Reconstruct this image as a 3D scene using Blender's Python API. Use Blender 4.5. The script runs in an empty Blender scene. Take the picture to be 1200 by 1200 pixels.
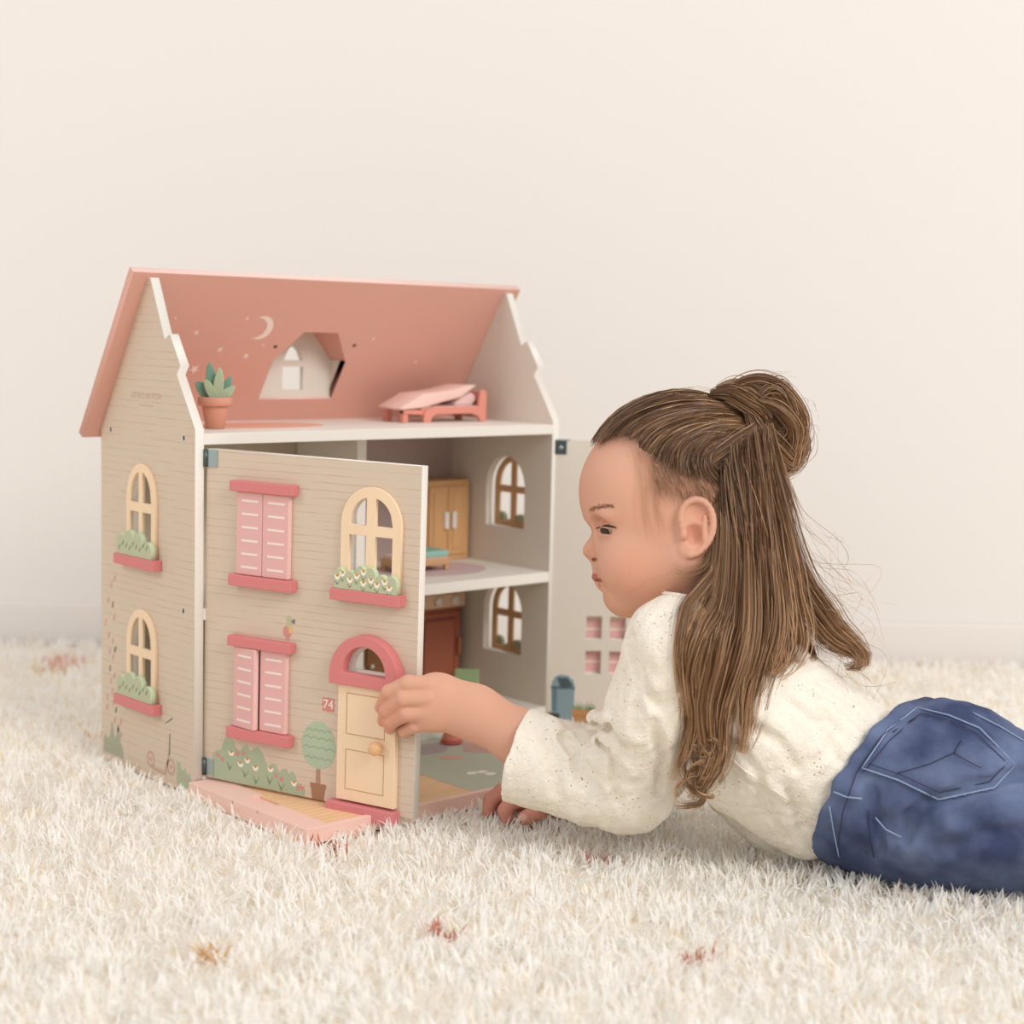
import bpy, bmesh, math, random
import numpy as np
from mathutils import Vector, Matrix, noise

random.seed(7); rng = np.random.default_rng(7)
SC = bpy.context.scene
COL = SC.collection
CM = 0.01                                   # everything below is written in centimetres

# ------------------------------------------------------------------ camera
CAM = np.array([-102.68, -168.49, 55.22]); YAW, PITCH, ROLL, FPX = 0.7348, -0.1059, 0.0237, 1970.0
FW = np.array([math.sin(YAW)*math.cos(PITCH), math.cos(YAW)*math.cos(PITCH), math.sin(PITCH)])
_r = np.array([math.cos(YAW), -math.sin(YAW), 0.0]); _u = np.cross(_r, FW)
RT = _r*math.cos(ROLL) + _u*math.sin(ROLL); UP = -_r*math.sin(ROLL) + _u*math.cos(ROLL)
cam_data = bpy.data.cameras.new('camera'); cam_data.sensor_width = 36.0
cam_data.lens = 36.0*FPX/1200.0; cam_data.clip_start = 0.05; cam_data.clip_end = 50
cam = bpy.data.objects.new('camera', cam_data); COL.objects.link(cam)
cam.matrix_world = Matrix(((RT[0], UP[0], -FW[0], CAM[0]*CM), (RT[1], UP[1], -FW[1], CAM[1]*CM),
                           (RT[2], UP[2], -FW[2], CAM[2]*CM), (0, 0, 0, 1)))
cam_data.dof.use_dof = True; cam_data.dof.focus_distance = 1.80; cam_data.dof.aperture_fstop = 4.0
SC.camera = cam

# ------------------------------------------------------------------ light and exposure
SC.view_settings.view_transform = 'Standard'; SC.view_settings.look = 'None'
SC.view_settings.gamma = 1.0; SC.view_settings.use_curve_mapping = False
SC.view_settings.exposure = 0.13
world = bpy.data.worlds.new('room_light'); SC.world = world; world.use_nodes = True
bg = world.node_tree.nodes['Background']; bg.inputs[0].default_value = (0.965, 0.982, 1.0, 1); bg.inputs[1].default_value = 0.70
def area_light(name, loc, target, size, power, col):
    d = bpy.data.lights.new(name, 'AREA'); d.shape = 'DISK'; d.size = size; d.energy = power; d.color = col
    o = bpy.data.objects.new(name, d); COL.objects.link(o)
    o.location = [c*CM for c in loc]
    v = Vector([(b-a) for a, b in zip(loc, target)]); o.rotation_euler = v.to_track_quat('-Z', 'Y').to_euler()
    return o
area_light('softbox_key', (20, -438, 318), (35, -10, 20), 2.2, 110, (1.0, 0.985, 0.96))
area_light('left_fill', (-330, 40, 230), (-40, 260, 40), 1.6, 26, (1.0, 0.99, 0.98))  # added fill lamp, brightens the left of the back wall and rug; no window there

# ------------------------------------------------------------------ helpers
def lin(c):
    return [(x/12.92 if x <= 0.04045 else ((x+0.055)/1.055)**2.4) for x in (v/255.0 for v in c)]
MATS = {}
def mat(name, rgb, rough=0.55, var=0.0, vscale=40.0, bump=0.0, bscale=300.0, spec=0.35, sss=0.0, metal=0.0, stretch=None):
    if name in MATS: return MATS[name]
    m = bpy.data.materials.new(name); m.use_nodes = True; nt = m.node_tree; N = nt.nodes; L = nt.links
    b = N['Principled BSDF']; c = lin(rgb)
    b.inputs['Base Color'].default_value = (*c, 1); b.inputs['Roughness'].default_value = rough
    b.inputs['Specular IOR Level'].default_value = spec; b.inputs['Metallic'].default_value = metal
    if sss > 0:
        b.inputs['Subsurface Weight'].default_value = sss; b.inputs['Subsurface Radius'].default_value = (1, .35, .2); b.inputs['Subsurface Scale'].default_value = 0.006
    tc = N.new('ShaderNodeTexCoord'); vec = tc.outputs['Object']
    if stretch:
        mp = N.new('ShaderNodeMapping'); mp.inputs['Scale'].default_value = stretch; L.new(vec, mp.inputs['Vector']); vec = mp.outputs['Vector']
    if var > 0:
        nz = N.new('ShaderNodeTexNoise'); nz.inputs['Scale'].default_value = vscale; nz.inputs['Detail'].default_value = 4; L.new(vec, nz.inputs['Vector'])
        mx = N.new('ShaderNodeMix'); mx.data_type = 'RGBA'
        mx.inputs[6].default_value = (*[x*(1-var) for x in c], 1); mx.inputs[7].default_value = (*[min(1, x*(1+var)) for x in c], 1)
        L.new(nz.outputs['Fac'], mx.inputs[0]); L.new(mx.outputs[2], b.inputs['Base Color'])
    if bump > 0:
        n2 = N.new('ShaderNodeTexNoise'); n2.inputs['Scale'].default_value = bscale; n2.inputs['Detail'].default_value = 3; L.new(vec, n2.inputs['Vector'])
        bp = N.new('ShaderNodeBump'); bp.inputs['Strength'].default_value = bump; bp.inputs['Distance'].default_value = 0.002
        L.new(n2.outputs['Fac'], bp.inputs['Height']); L.new(bp.outputs['Normal'], b.inputs['Normal'])
    MATS[name] = m; return m

def siding(name, rgb, line_rgb, axis='Z', pitch=0.87):
    """painted board print: fine, slightly broken horizontal lines"""
    m = bpy.data.materials.new(name); m.use_nodes = True; nt = m.node_tree; N = nt.nodes; L = nt.links
    b = N['Principled BSDF']; b.inputs['Roughness'].default_value = 0.5; b.inputs['Specular IOR Level'].default_value = 0.3
    geo = N.new('ShaderNodeNewGeometry'); sx = N.new('ShaderNodeSeparateXYZ'); L.new(geo.outputs['Position'], sx.inputs[0])
    n1 = N.new('ShaderNodeTexNoise'); n1.inputs['Scale'].default_value = 22; n1.inputs['Detail'].default_value = 2; L.new(geo.outputs['Position'], n1.inputs['Vector'])
    a = N.new('ShaderNodeMath'); a.operation = 'MULTIPLY_ADD'; L.new(n1.outputs['Fac'], a.inputs[0]); a.inputs[1].default_value = 0.0022; L.new(sx.outputs['Z'], a.inputs[2])
    d = N.new('ShaderNodeMath'); d.operation = 'DIVIDE'; L.new(a.outputs[0], d.inputs[0]); d.inputs[1].default_value = pitch*CM
    f = N.new('ShaderNodeMath'); f.operation = 'FRACT'; L.new(d.outputs[0], f.inputs[0])
    pp = N.new('ShaderNodeMath'); pp.operation = 'PINGPONG'; L.new(f.outputs[0], pp.inputs[0]); pp.inputs[1].default_value = 0.5
    mr = N.new('ShaderNodeMapRange'); mr.inputs['From Min'].default_value = 0.02; mr.inputs['From Max'].default_value = 0.13; mr.inputs['To Min'].default_value = 1; mr.inputs['To Max'].default_value = 0
    L.new(pp.outputs[0], mr.inputs['Value'])
    mp = N.new('ShaderNodeMapping'); mp.inputs['Scale'].default_value = (14, 14, 115); L.new(geo.outputs['Position'], mp.inputs['Vector'])
    n2 = N.new('ShaderNodeTexNoise'); n2.inputs['Scale'].default_value = 1.6; n2.inputs['Detail'].default_value = 2; L.new(mp.outputs[0], n2.inputs['Vector'])
    r2 = N.new('ShaderNodeMapRange'); r2.inputs['From Min'].default_value = 0.38; r2.inputs['From Max'].default_value = 0.62; L.new(n2.outputs['Fac'], r2.inputs['Value'])
    mm = N.new('ShaderNodeMath'); mm.operation = 'MULTIPLY'; L.new(mr.outputs[0], mm.inputs[0]); L.new(r2.outputs[0], mm.inputs[1])
    mx = N.new('ShaderNodeMix'); mx.data_type = 'RGBA'; mx.inputs[6].default_value = (*lin(rgb), 1); mx.inputs[7].default_value = (*lin(line_rgb), 1)
    L.new(mm.outputs[0], mx.inputs[0]); L.new(mx.outputs[2], b.inputs['Base Color'])
    MATS[name] = m; return m

siding('board_print', (214, 194, 173), (198, 176, 153))
mat('white_edge', (238, 231, 221), .45)
mat('inner_cream', (220, 209, 195), .6)
mat('inner_mauve', (182, 160, 154), .6)
mat('inner_tan', (208, 194, 174), .6)
mat('roof_pink', (216, 162, 145), .6)
mat('ridge_pink', (244, 206, 194), .5)
mat('pale_pink', (242, 202, 188), .55)
mat('shutter_pink', (228, 176, 170), .5)
mat('shutter_edge', (240, 196, 190), .5)
mat('lintel_pink', (215, 127, 125), .5)
mat('stripe_white', (243, 224, 214), .5)
mat('birch', (243, 213, 178), .5, var=.06, vscale=30, stretch=(1, 1, .12))
mat('birch_line', (196, 154, 116), .6)
mat('pine_brown', (204, 160, 116), .5, var=.10, vscale=50, stretch=(1, 1, .1))
mat('deck_wood', (234, 192, 150), .5, var=.12, vscale=60, stretch=(.2, 1, 1))
mat('deck_groove', (198, 138, 92), .6)
mat('floor_green', (190, 190, 170), .5)
mat('floor_white', (228, 222, 210), .4)
mat('steel', (170, 185, 185), .3, metal=.8)
mat('steel_dark', (90, 100, 100), .35, metal=.8)
mat('hole_dark', (92, 78, 66), .7)
mat('bush_green', (172, 182, 152), .6)
mat('bush_pale', (188, 190, 158), .6)
mat('bush_edge', (200, 214, 176), .6)
mat('leaf_line', (128, 140, 104), .6)
mat('tree_green', (178, 192, 164), .6)
mat('trunk_brown', (176, 140, 116), .6)
mat('pot_brown', (166, 122, 94), .6)
mat('flower_white', (246, 238, 226), .6)
mat('flower_gold', (208, 150, 60), .6)
mat('flower_pink', (214, 138, 130), .6)
mat('print_rose', (206, 160, 146), .6)
mat('print_grey', (128, 126, 112), .6)
mat('print_taupe', (196, 164, 146), .6)
mat('logo_brown', (200, 174, 154), .6)
mat('plate_pink', (214, 140, 128), .6)
mat('cactus_dark', (120, 158, 140), .55)
mat('cactus_light', (178, 190, 156), .55)
mat('terracotta', (216, 148, 124), .55)
mat('soil', (92, 62, 46), .8)
mat('bed_coral', (226, 146, 128), .5)
mat('blanket', (240, 200, 188), .7, bump=.2)
mat('pillow', (232, 200, 194), .7)
mat('wardrobe_wood', (214, 166, 116), .5, var=.08, vscale=40, stretch=(1, 1, .15))
mat('wardrobe_line', (160, 106, 62), .6)
mat('knob_white', (236, 228, 218), .4)
mat('kitchen_red', (168, 98, 74), .5)
mat('kitchen_red_dark', (142, 78, 58), .5)
mat('kitchen_wood', (234, 196, 162), .5)
mat('chair_green', (152, 172, 128), .55)
mat('teal_cloth', (150, 190, 176), .7)
mat('coral_toy', (222, 134, 114), .5)
mat('coral_dark', (196, 92, 80), .5)
mat('bin_blue', (132, 152, 160), .5)
mat('bin_dark', (74, 88, 94), .5)
mat('crate_wood', (186, 136, 88), .6)
mat('grass_green', (120, 150, 104), .6)

def V3(v): return Vector((v[0], v[1], v[2]))
def tag(o, label=None, cat=None, group=None, kind=None):
    if label: o['label'] = label
    if cat: o['category'] = cat
    if group: o['group'] = group
    if kind: o['kind'] = kind
    return o
def empty(name, loc=(0, 0, 0)):
    o = bpy.data.objects.new(name, None); o.empty_display_size = 0.05; COL.objects.link(o); o.location = [c*CM for c in loc]; return o
def link(name, me, mats, parent=None, smooth=False):
    for m in (mats if isinstance(mats, (list, tuple)) else [mats]):
        me.materials.append(MATS[m] if isinstance(m, str) else m)
    o = bpy.data.objects.new(name, me); COL.objects.link(o)
    if smooth: me.polygons.foreach_set('use_smooth', [True]*len(me.polygons))
    if parent is not None:
        o.parent = parent
        pw = Vector((0, 0, 0)); q = parent
        while q is not None: pw += q.location; q = q.parent
        o.location = -pw
    return o
def frame(o=(0, 0, 0), ex=(1, 0, 0), ey=(0, 1, 0), ez=(0, 0, 1)):
    return Matrix(((ex[0], ey[0], ez[0], o[0]), (ex[1], ey[1], ez[1], o[1]), (ex[2], ey[2], ez[2], o[2]), (0, 0, 0, 1)))
IDM = Matrix.Identity(4)
def from_bm(name, bm, mats, parent=None, M=IDM, smooth=False):
    bmesh.ops.transform(bm, matrix=Matrix.Scale(CM, 4) @ M, verts=bm.verts)
    if M.to_3x3().determinant() < 0: bmesh.ops.reverse_faces(bm, faces=bm.faces)
    me = bpy.data.meshes.new(name); bm.to_mesh(me); bm.free()
    return link(name, me, mats, parent, smooth)
def box(name, lo, hi, mats, parent=None, M=IDM, bevel=0.08, seg=2, facemat=None):
    bm = bmesh.new(); bmesh.ops.create_cube(bm, size=1)
    for v in bm.verts: v.co = Vector([lo[i] + (v.co[i]+.5)*(hi[i]-lo[i]) for i in range(3)])
    if bevel > 0: bmesh.ops.bevel(bm, geom=list(bm.edges), offset=bevel, segments=seg, profile=.5, affect='EDGES')
    if facemat:
        for f in bm.faces:
            n = f.normal
            f.material_index = facemat(n)
    return from_bm(name, bm, mats, parent, M)
def shape(name, outer, holes, z0, z1, mats, parent=None, M=IDM, bevel=0.0, facemat=None, smooth=False):
    """flat panel with holes, cut from 2D outlines, between z0 and z1 of its local frame"""
    cu = bpy.data.curves.new(name, 'CURVE'); cu.dimensions = '2D'; cu.fill_mode = 'BOTH'
    h = max((z1-z0)/2 - bevel, 1e-4); cu.extrude = h
    if bevel > 0: cu.bevel_depth = bevel; cu.bevel_resolution = 1; cu.offset = -bevel
    for pts in [outer]+list(holes):
        s = cu.splines.new('POLY'); s.points.add(len(pts)-1); s.use_cyclic_u = True
        for i, p in enumerate(pts): s.points[i].co = (p[0], p[1], 0, 1)
    ob = bpy.data.objects.new(name, cu); COL.objects.link(ob)
    dg = bpy.context.evaluated_depsgraph_get(); me = bpy.data.meshes.new_from_object(ob.evaluated_get(dg))
    COL.objects.unlink(ob); bpy.data.objects.remove(ob); bpy.data.curves.remove(cu)
    bm = bmesh.new(); bm.from_mesh(me); bpy.data.meshes.remove(me)
    bmesh.ops.remove_doubles(bm, verts=bm.verts, dist=1e-4)
    for v in bm.verts: v.co.z += (z0+z1)/2
    bm.normal_update()
    for f in bm.faces: f.material_index = 0
    if facemat:
        for f in bm.faces: f.material_index = facemat(f.normal)
    return from_bm(name, bm, mats, parent, M, smooth)
def arch(x0, x1, y0, ytop, n=14, spring=None):
    """arched outline; the head is a half ellipse from the spring line"""
    c = (x0+x1)/2; r = (x1-x0)/2; s = spring if spring is not None else ytop-r
    return [(x0, y0), (x1, y0)] + [(c+r*math.cos(a), s+(ytop-s)*math.sin(a)) for a in [math.pi*i/n for i in range(n+1)]]
def arch_panes(x0, x1, y0, ytop, spring, rim, bar, rail, railh, n=8):
    """four pane holes of an arched window"""
    c = (x0+x1)/2; r = (x1-x0)/2-rim; H = ytop-rim-spring; out = []
    yb = rail+railh/2
    def top(x):
        q = max(0.0, 1-((x-c)/r)**2); return spring+H*math.sqrt(q)
    for s in (-1, 1):
        xa, xb = (c-r, c-bar/2) if s < 0 else (c+bar/2, c+r)
        out.append([(xa, y0), (xb, y0), (xb, rail-railh/2), (xa, rail-railh/2)])
        xs = [xa+(xb-xa)*i/n for i in range(n+1)]
        pts = [(x, max(yb+.02, top(x))) for x in xs]
        pts = [p for p in pts]
        out.append([(xa, yb), (xb, yb)] + pts[::-1] if s < 0 else [(xa, yb), (xb, yb)] + pts[::-1])
    clean = []
    for h in out:
        r_ = []
        for p in h:
            if not r_ or math.hypot(p[0]-r_[-1][0], p[1]-r_[-1][1]) > .05: r_.append(p)
        if math.hypot(r_[0][0]-r_[-1][0], r_[0][1]-r_[-1][1]) < .05: r_.pop()
        clean.append(r_)
    return clean
def lathe(name, prof, mats, parent=None, M=IDM, n=28, smooth=True, facemat=None):
    bm = bmesh.new(); rings = []
    for r, z in prof:
        rings.append([bm.verts.new((r*math.cos(2*math.pi*i/n), r*math.sin(2*math.pi*i/n), z)) for i in range(n)])
    for a in range(len(rings)-1):
        for i in range(n):
            f = bm.faces.new((rings[a][i], rings[a][(i+1) % n], rings[a+1][(i+1) % n], rings[a+1][i]))
            if facemat: f.material_index = facemat(a)
    bm.faces.new(rings[0][::-1]); bm.faces.new(rings[-1])
    bmesh.ops.recalc_face_normals(bm, faces=bm.faces)
    return from_bm(name, bm, mats, parent, M, smooth)
def tube(name, pts, rad, mats, parent=None, M=IDM, n=6, smooth=True):
    bm = bmesh.new(); rings = []; P = [V3(p) for p in pts]
    for i, p in enumerate(P):
        d = (P[min(i+1, len(P)-1)]-P[max(i-1, 0)]).normalized()
        a = d.orthogonal().normalized() if i == 0 else (a-d*a.dot(d)).normalized()
        b = d.cross(a); r = rad[i] if isinstance(rad, (list, tuple)) else rad
        rings.append([bm.verts.new(p+a*r*math.cos(2*math.pi*k/n)+b*r*math.sin(2*math.pi*k/n)) for k in range(n)])
    for i in range(len(rings)-1):
        for k in range(n): bm.faces.new((rings[i][k], rings[i][(k+1) % n], rings[i+1][(k+1) % n], rings[i+1][k]))
    bm.faces.new(rings[0][::-1]); bm.faces.new(rings[-1])
    return from_bm(name, bm, mats, parent, M, smooth)
def blob(c, rx, ry, n=14, ph=0): return [(c[0]+rx*math.cos(2*math.pi*i/n+ph), c[1]+ry*math.sin(2*math.pi*i/n+ph)) for i in range(n)]
def decal(name, pts, m, parent, M, lift=0.02): return shape(name, pts, [], 0.0, lift, m, parent, M)
def text_mesh(name, body, size, m, parent, M, lift=0.03):
    cu = bpy.data.curves.new(name, 'FONT'); cu.body = body; cu.size = size; cu.align_x = 'CENTER'; cu.align_y = 'CENTER'; cu.extrude = lift
    ob = bpy.data.objects.new(name, cu); COL.objects.link(ob)
    dg = bpy.context.evaluated_depsgraph_get(); me = bpy.data.meshes.new_from_object(ob.evaluated_get(dg))
    COL.objects.unlink(ob); bpy.data.objects.remove(ob)
    bm = bmesh.new(); bm.from_mesh(me); bpy.data.meshes.remove(me)
    for f in bm.faces: f.material_index = 0
    return from_bm(name, bm, m, parent, M)

# ------------------------------------------------------------------ the room
FH = np.array([math.sin(YAW), math.cos(YAW), 0]); RH = np.array([math.cos(YAW), -math.sin(YAW), 0])
def room(a, b, z): return tuple(np.array([CAM[0], CAM[1], 0]) + FH*a + RH*b + np.array([0, 0, z]))
ROOM = frame(room(0, 0, 0), RH, FH, (0, 0, 1))
mat('wall_paint', (233, 227, 221), .8, bump=.05, bscale=120)
mat('skirting_paint', (232, 225, 219), .6)
mat('floor_boards', (214, 190, 160), .5, var=.1, vscale=8)
o = box('wall_back', (-420, 288, -2), (420, 300, 320), 'wall_paint', None, ROOM, bevel=0); tag(o, kind='structure')
o = box('baseboard_back', (-420, 286.4, -2), (420, 288, 7.0), 'skirting_paint', None, ROOM, bevel=.3); tag(o, kind='structure')
o = box('floor', (-420, -60, -8), (420, 288, -2), 'floor_boards', None, ROOM, bevel=0); tag(o, kind='structure')
# ------------------------------------------------------------------ the dollhouse
HW, HD, HT = 58.0, 22.3, 1.2
Z_BASE, Z_F1B, Z_F1, Z_ATB, Z_AT = 3.2, 20.9, 22.3, 41.5, 42.8
house = empty('dollhouse', (29, 11, 0))
tag(house, 'large cream wooden dollhouse with pink roof and opened front doors on the rug', 'dollhouse')
def wall_mat(n): return 0 if n.z < -.9 else (1 if n.z > .9 else 2)
gable = [(0, 0), (HD, 0), (HD, 42.2), (10.9, 60.8), (10.2, 60.8), (6.9, 53.6), (5.7, 54.2), (3.3, 50.6), (4.1, 49.5), (0, 43.3)]
LW = frame((0, 0, 0), (0, 1, 0), (0, 0, 1), (1, 0, 0))
lwin = [(8.3, 15.2, 27.2, 38.5), (8.3, 15.2, 9.6, 20.7)]
lw = shape('side_wall', gable, [arch(a+.9, b-.9, c+.6, d-.9, spring=d-5.0) for a, b, c, d in lwin], 0, HT, ['board_print', 'inner_cream', 'white_edge'], house, LW, bevel=.06, facemat=wall_mat)
lw['label'] = 'shaded side wall with two arched windows and printed flowers'
RW = frame((HW-HT, 0, 0), (0, 1, 0), (0, 0, 1), (1, 0, 0))
rwin = [(5.9, 12.6, 27.9, 37.6), (5.9, 12.6, 9.7, 19.6)]
rw = shape('side_wall', gable, [arch(a-.4, b+1.0, c-.2, d+.2, spring=d-4.2) for a, b, c, d in rwin], 0, HT, ['inner_cream', 'board_print', 'white_edge'], house, RW, bevel=.06, facemat=wall_mat)
box('back_wall', (HT, HD-.7, 0), (HW-HT, HD-.02, Z_ATB), 'inner_tan', house, bevel=0)
box('back_panel', (29.6, HD-.9, Z_F1), (HW-HT, HD-.72, Z_ATB), 'inner_mauve', house, bevel=0)
box('ground_floor', (HT, 0, 0), (HW-HT, HD-.9, Z_BASE), ['floor_white'], house, bevel=.05)
box('first_floor', (HT, 0, Z_F1B), (HW-HT, HD-.9, Z_F1), ['white_edge'], house, bevel=.06)
box('attic_floor', (HT, -.0, Z_ATB), (HW-HT, HD-.0, Z_AT), ['white_edge'], house, bevel=.06)
box('divider', (29.0, 7.6, Z_F1), (30.5, HD-.9, Z_ATB), 'white_edge', house, bevel=.05)
box('divider', (29.0, 7.6, Z_BASE), (30.5, HD-.9, Z_F1B), 'white_edge', house, bevel=.05)
# printed patches on the floors
FL = lambda z: frame((0, 0, z))
decal('printed_rug', blob((17, 12), 9, 5.5, 30), mat('print_peach', (236, 176, 152), .6), house, FL(Z_AT), .03)
decal('printed_rug', blob((44.5, 11), 8.5, 6.5, 30), mat('print_mauve', (214, 188, 190), .5), house, FL(Z_F1), .03)
# roof: one slab behind the ridge, with the dormer opening
RS = (61.2-42.0)/(22.5-10.5); rl = math.hypot(12.0, 19.2)
ry = (0, 12.0/rl, -19.2/rl)                                   # down the slope
RF = frame((0, 10.4, 61.4), (1, 0, 0), ry, tuple(np.cross((1, 0, 0), ry)))  # local z points inwards/down
SL = 1/ry[1]
def rf(x, y): return (x, (y-10.4)*SL)
dorm = [rf(22, 20.2), rf(33.8, 20.2), rf(33.8, 17), rf(30.7, 14.6), rf(25.3, 14.6), rf(22, 17)]
nz = RF.to_3x3() @ Vector((0, 0, 1)); sgn = -1 if nz.z < 0 else 1
T = 1.15
z0, z1 = (0, T) if nz.z > 0 else (-T, 0)
def roof_mat(n): return 1 if n.y < -.9 else 0
roof = shape('roof', [(-2.1, 0), (59.6, 0), (59.6, rl+1.4), (-2.1, rl+1.4)], [dorm], z0, z1, ['roof_pink', 'ridge_pink'], house, RF, bevel=.05, facemat=roof_mat)
roof['label'] = 'pink roof slab printed inside with a moon and stars'
# dormer behind the opening
def rz(y): return 61.4-(y-10.4)*1.6
DM = frame((0, 20.6, 0), (1, 0, 0), (0, 0, 1), (0, -1, 0))
pent = [(21.6, rz(20.6)+.9), (34.2, rz(20.6)+.9), (34.2, 51.0), (31.0, 55.0), (25.0, 55.0), (21.6, 51.0)]
shape('dormer_front', pent, [[(26.0, 46.9), (29.4, 46.9), (29.4, 50.0), (26.0, 50.0)], [(26.2, 50.9), (29.3, 50.9), (28.6, 52.3), (27.7, 53.0), (26.9, 52.3)]], -.8, 0, ['inner_cream', 'white_edge'], roof, DM, facemat=lambda n: 0)
for x0, x1 in ((21.0, 22.0), (33.8, 34.8)):
    SM = frame((x0, 0, 0), (0, 1, 0), (0, 0, 1), (1, 0, 0))
    shape('dormer_side', [(16.6, rz(16.6)+.2), (21.4, rz(21.4)+.2), (21.4, 51.0), (16.9, 51.0)], [], 0, x1-x0, 'inner_cream', roof, SM)
def quad_slab(name, pts, th, m, parent):
    bm = bmesh.new(); P = [V3(p) for p in pts]; n = (P[1]-P[0]).cross(P[2]-P[0]).normalized()
    if n.z < 0: n = -n
    lo = [bm.verts.new(p) for p in P]; up = [bm.verts.new(p+n*th) for p in P]
    bm.faces.new(lo); bm.faces.new(up)
    for i in range(4): bm.faces.new((lo[i], lo[(i+1) % 4], up[(i+1) % 4], up[i]))
    bmesh.ops.recalc_face_normals(bm, faces=bm.faces)
    return from_bm(name, bm, m, parent)
quad_slab('dormer_roof', [(33.9, 16.95, 51.0), (30.7, 14.65, 54.9), (30.7, 22.2, 54.9), (33.9, 22.2, 51.0)], .9, 'roof_pink', roof)
quad_slab('dormer_roof', [(21.9, 16.95, 51.0), (25.3, 14.65, 54.9), (25.3, 22.2, 54.9), (21.9, 22.2, 51.0)], .9, 'roof_pink', roof)
quad_slab('dormer_roof', [(30.75, 14.65, 54.85), (25.25, 14.65, 54.85), (25.25, 22.2, 54.85), (30.75, 22.2, 54.85)], .9, 'roof_pink', roof)
# night-sky print on the underside of the roof
UI = frame(tuple(RF @ Vector((0, 0, z1 if nz.z < 0 else z0))), (1, 0, 0), ry, tuple(np.cross((1, 0, 0), ry)))
und = frame(tuple(V3((0, 10.4, 61.4)) + (RF.to_3x3() @ Vector((0, 0, z1 if (RF.to_3x3() @ Vector((0, 0, 1))).y < 0 else z0)))), (1, 0, 0), ry, tuple(np.cross((1, 0, 0), ry)))
lift_in = 1 if (RF.to_3x3() @ Vector((0, 0, 1))).y < 0 else -1
mat('star_print', (238, 214, 202), .6)
def roof_decal(name, pts, m): 
    a, b = (0, .03) if lift_in > 0 else (-.03, 0)
    return shape(name, pts, [], a, b, m, roof, und)
cx, cy = rf(18.4, 14.3)
moon = [(cx+1.75*math.cos(a), cy+1.75*math.sin(a)) for a in np.linspace(-2.2, 2.0, 16)] + [(cx-.75+1.55*math.cos(a), cy+.05+1.5*math.sin(a)) for a in np.linspace(1.75, -1.9, 14)]
roof_decal('moon_print', moon, 'star_print')
for x, y, r in ((5.5, 13.7, .2), (9.1, 14.8, .4), (13.4, 16.1, .45), (17.6, 16.6, .5), (10.6, 17.7, .75), (13.2, 18.1, .5), (15.8, 13.6, .3), (19.6, 15.7, .25), (17.4, 19.2, .4), (37, 15, .3), (46, 17, .3)):
    c = rf(x, y); roof_decal('star_print', [(c[0]+(r if i % 2 == 0 else r*.42)*math.sin(i*math.pi/5), c[1]+(r if i % 2 == 0 else r*.42)*math.cos(i*math.pi/5)) for i in range(10)], 'star_print')
for x, y in ((21.6, 15.8), (34.2, 15.6)):
    roof_decal('screw', blob(rf(x, y), .32, .25), 'hole_dark')

# side windows (left wall): flat arched frame, planter and sill
def arched_window(parent, M, x0, x1, y0, y1, spring, rim, bar, rail, railh, th, m='birch', name='window_frame', z0=0.0):
    return shape(name, arch(x0, x1, y0, y1, spring=spring, n=20), arch_panes(x0, x1, y0+rim, y1, spring, rim, bar, rail, railh), z0, z0+th, m, parent, M, bevel=.05)
def scallop(x0, x1, y0, h, bumps, n=7):
    pts = [(x0, y0), (x1, y0)]
    w = (x1-x0)/len(bumps)
    for k in range(len(bumps)-1, -1, -1):
        c = x0+w*(k+.5)
        for i in range(n): 
            a = math.pi*(.12+.76*i/(n-1)); pts.append((c+w*.56*math.cos(a), y0+h*bumps[k]*(.45+.55*math.sin(a))))
    pts = [(min(max(x, x0+.02), x1-.02) if i > 1 else x, y) for i, (x, y) in enumerate(pts)]
    out = []
    for p in pts:
        if not out or math.hypot(p[0]-out[-1][0], p[1]-out[-1][1]) > .16: out.append(p)
    return out
LO = frame((0, 0, 0), (0, -1, 0), (0, 0, 1), (-1, 0, 0))       # outer face of the left wall: local x = -y
for a, b, c, d in lwin:
    arched_window(lw, LO, -b, -a, c, d, d-4.6, .95, .9, d-5.3, 1.15, .45)
    box('window_sill', (-b-1.7, c-1.3, 0), (-a+.9, c, 1.3), 'lintel_pink', lw, LO, bevel=.1)
    pl = shape('window_planter', scallop(-b-1.2, -a+.3, c, 3.2, [.8, 1.0, .95, .65]), [], .46, 1.15, ['bush_pale', 'bush_edge'], lw, LO, bevel=.08, facemat=lambda n: 0 if n.z > .9 else 1)
    for k in range(9):
        x = -b-.6+k*.82; y = c+.5+.8*((k*37) % 10)/10
        decal('leaf_print', [(x, y), (x+.15, y+.5), (x+.5, y+.75), (x+.3, y+.2)], 'leaf_line', pl, LO @ Matrix.Translation((0, 0, 1.15)))
for a, b, c, d in rwin:                                        # right wall: the frame sits outside, seen from within
    ROM = frame((HW, 0, 0), (0, 1, 0), (0, 0, 1), (1, 0, 0))
    arched_window(rw, ROM, a-.6, b+.6, c-.4, d+.3, d-4.2, .9, .95, d-4.6, 1.0, .45, m='pine_brown')
    box('window_sill', (a-1.2, c-1.6, 0), (b+1.4, c-.4, 1.3), 'lintel_pink', rw, ROM, bevel=.1)
    shape('window_planter', scallop(a-.9, b+1.0, c-.4, 2.2, [.5, .9, .5, .95]), [], .46, 1.15, ['bush_green', 'bush_edge'], rw, ROM, bevel=.08)
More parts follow.
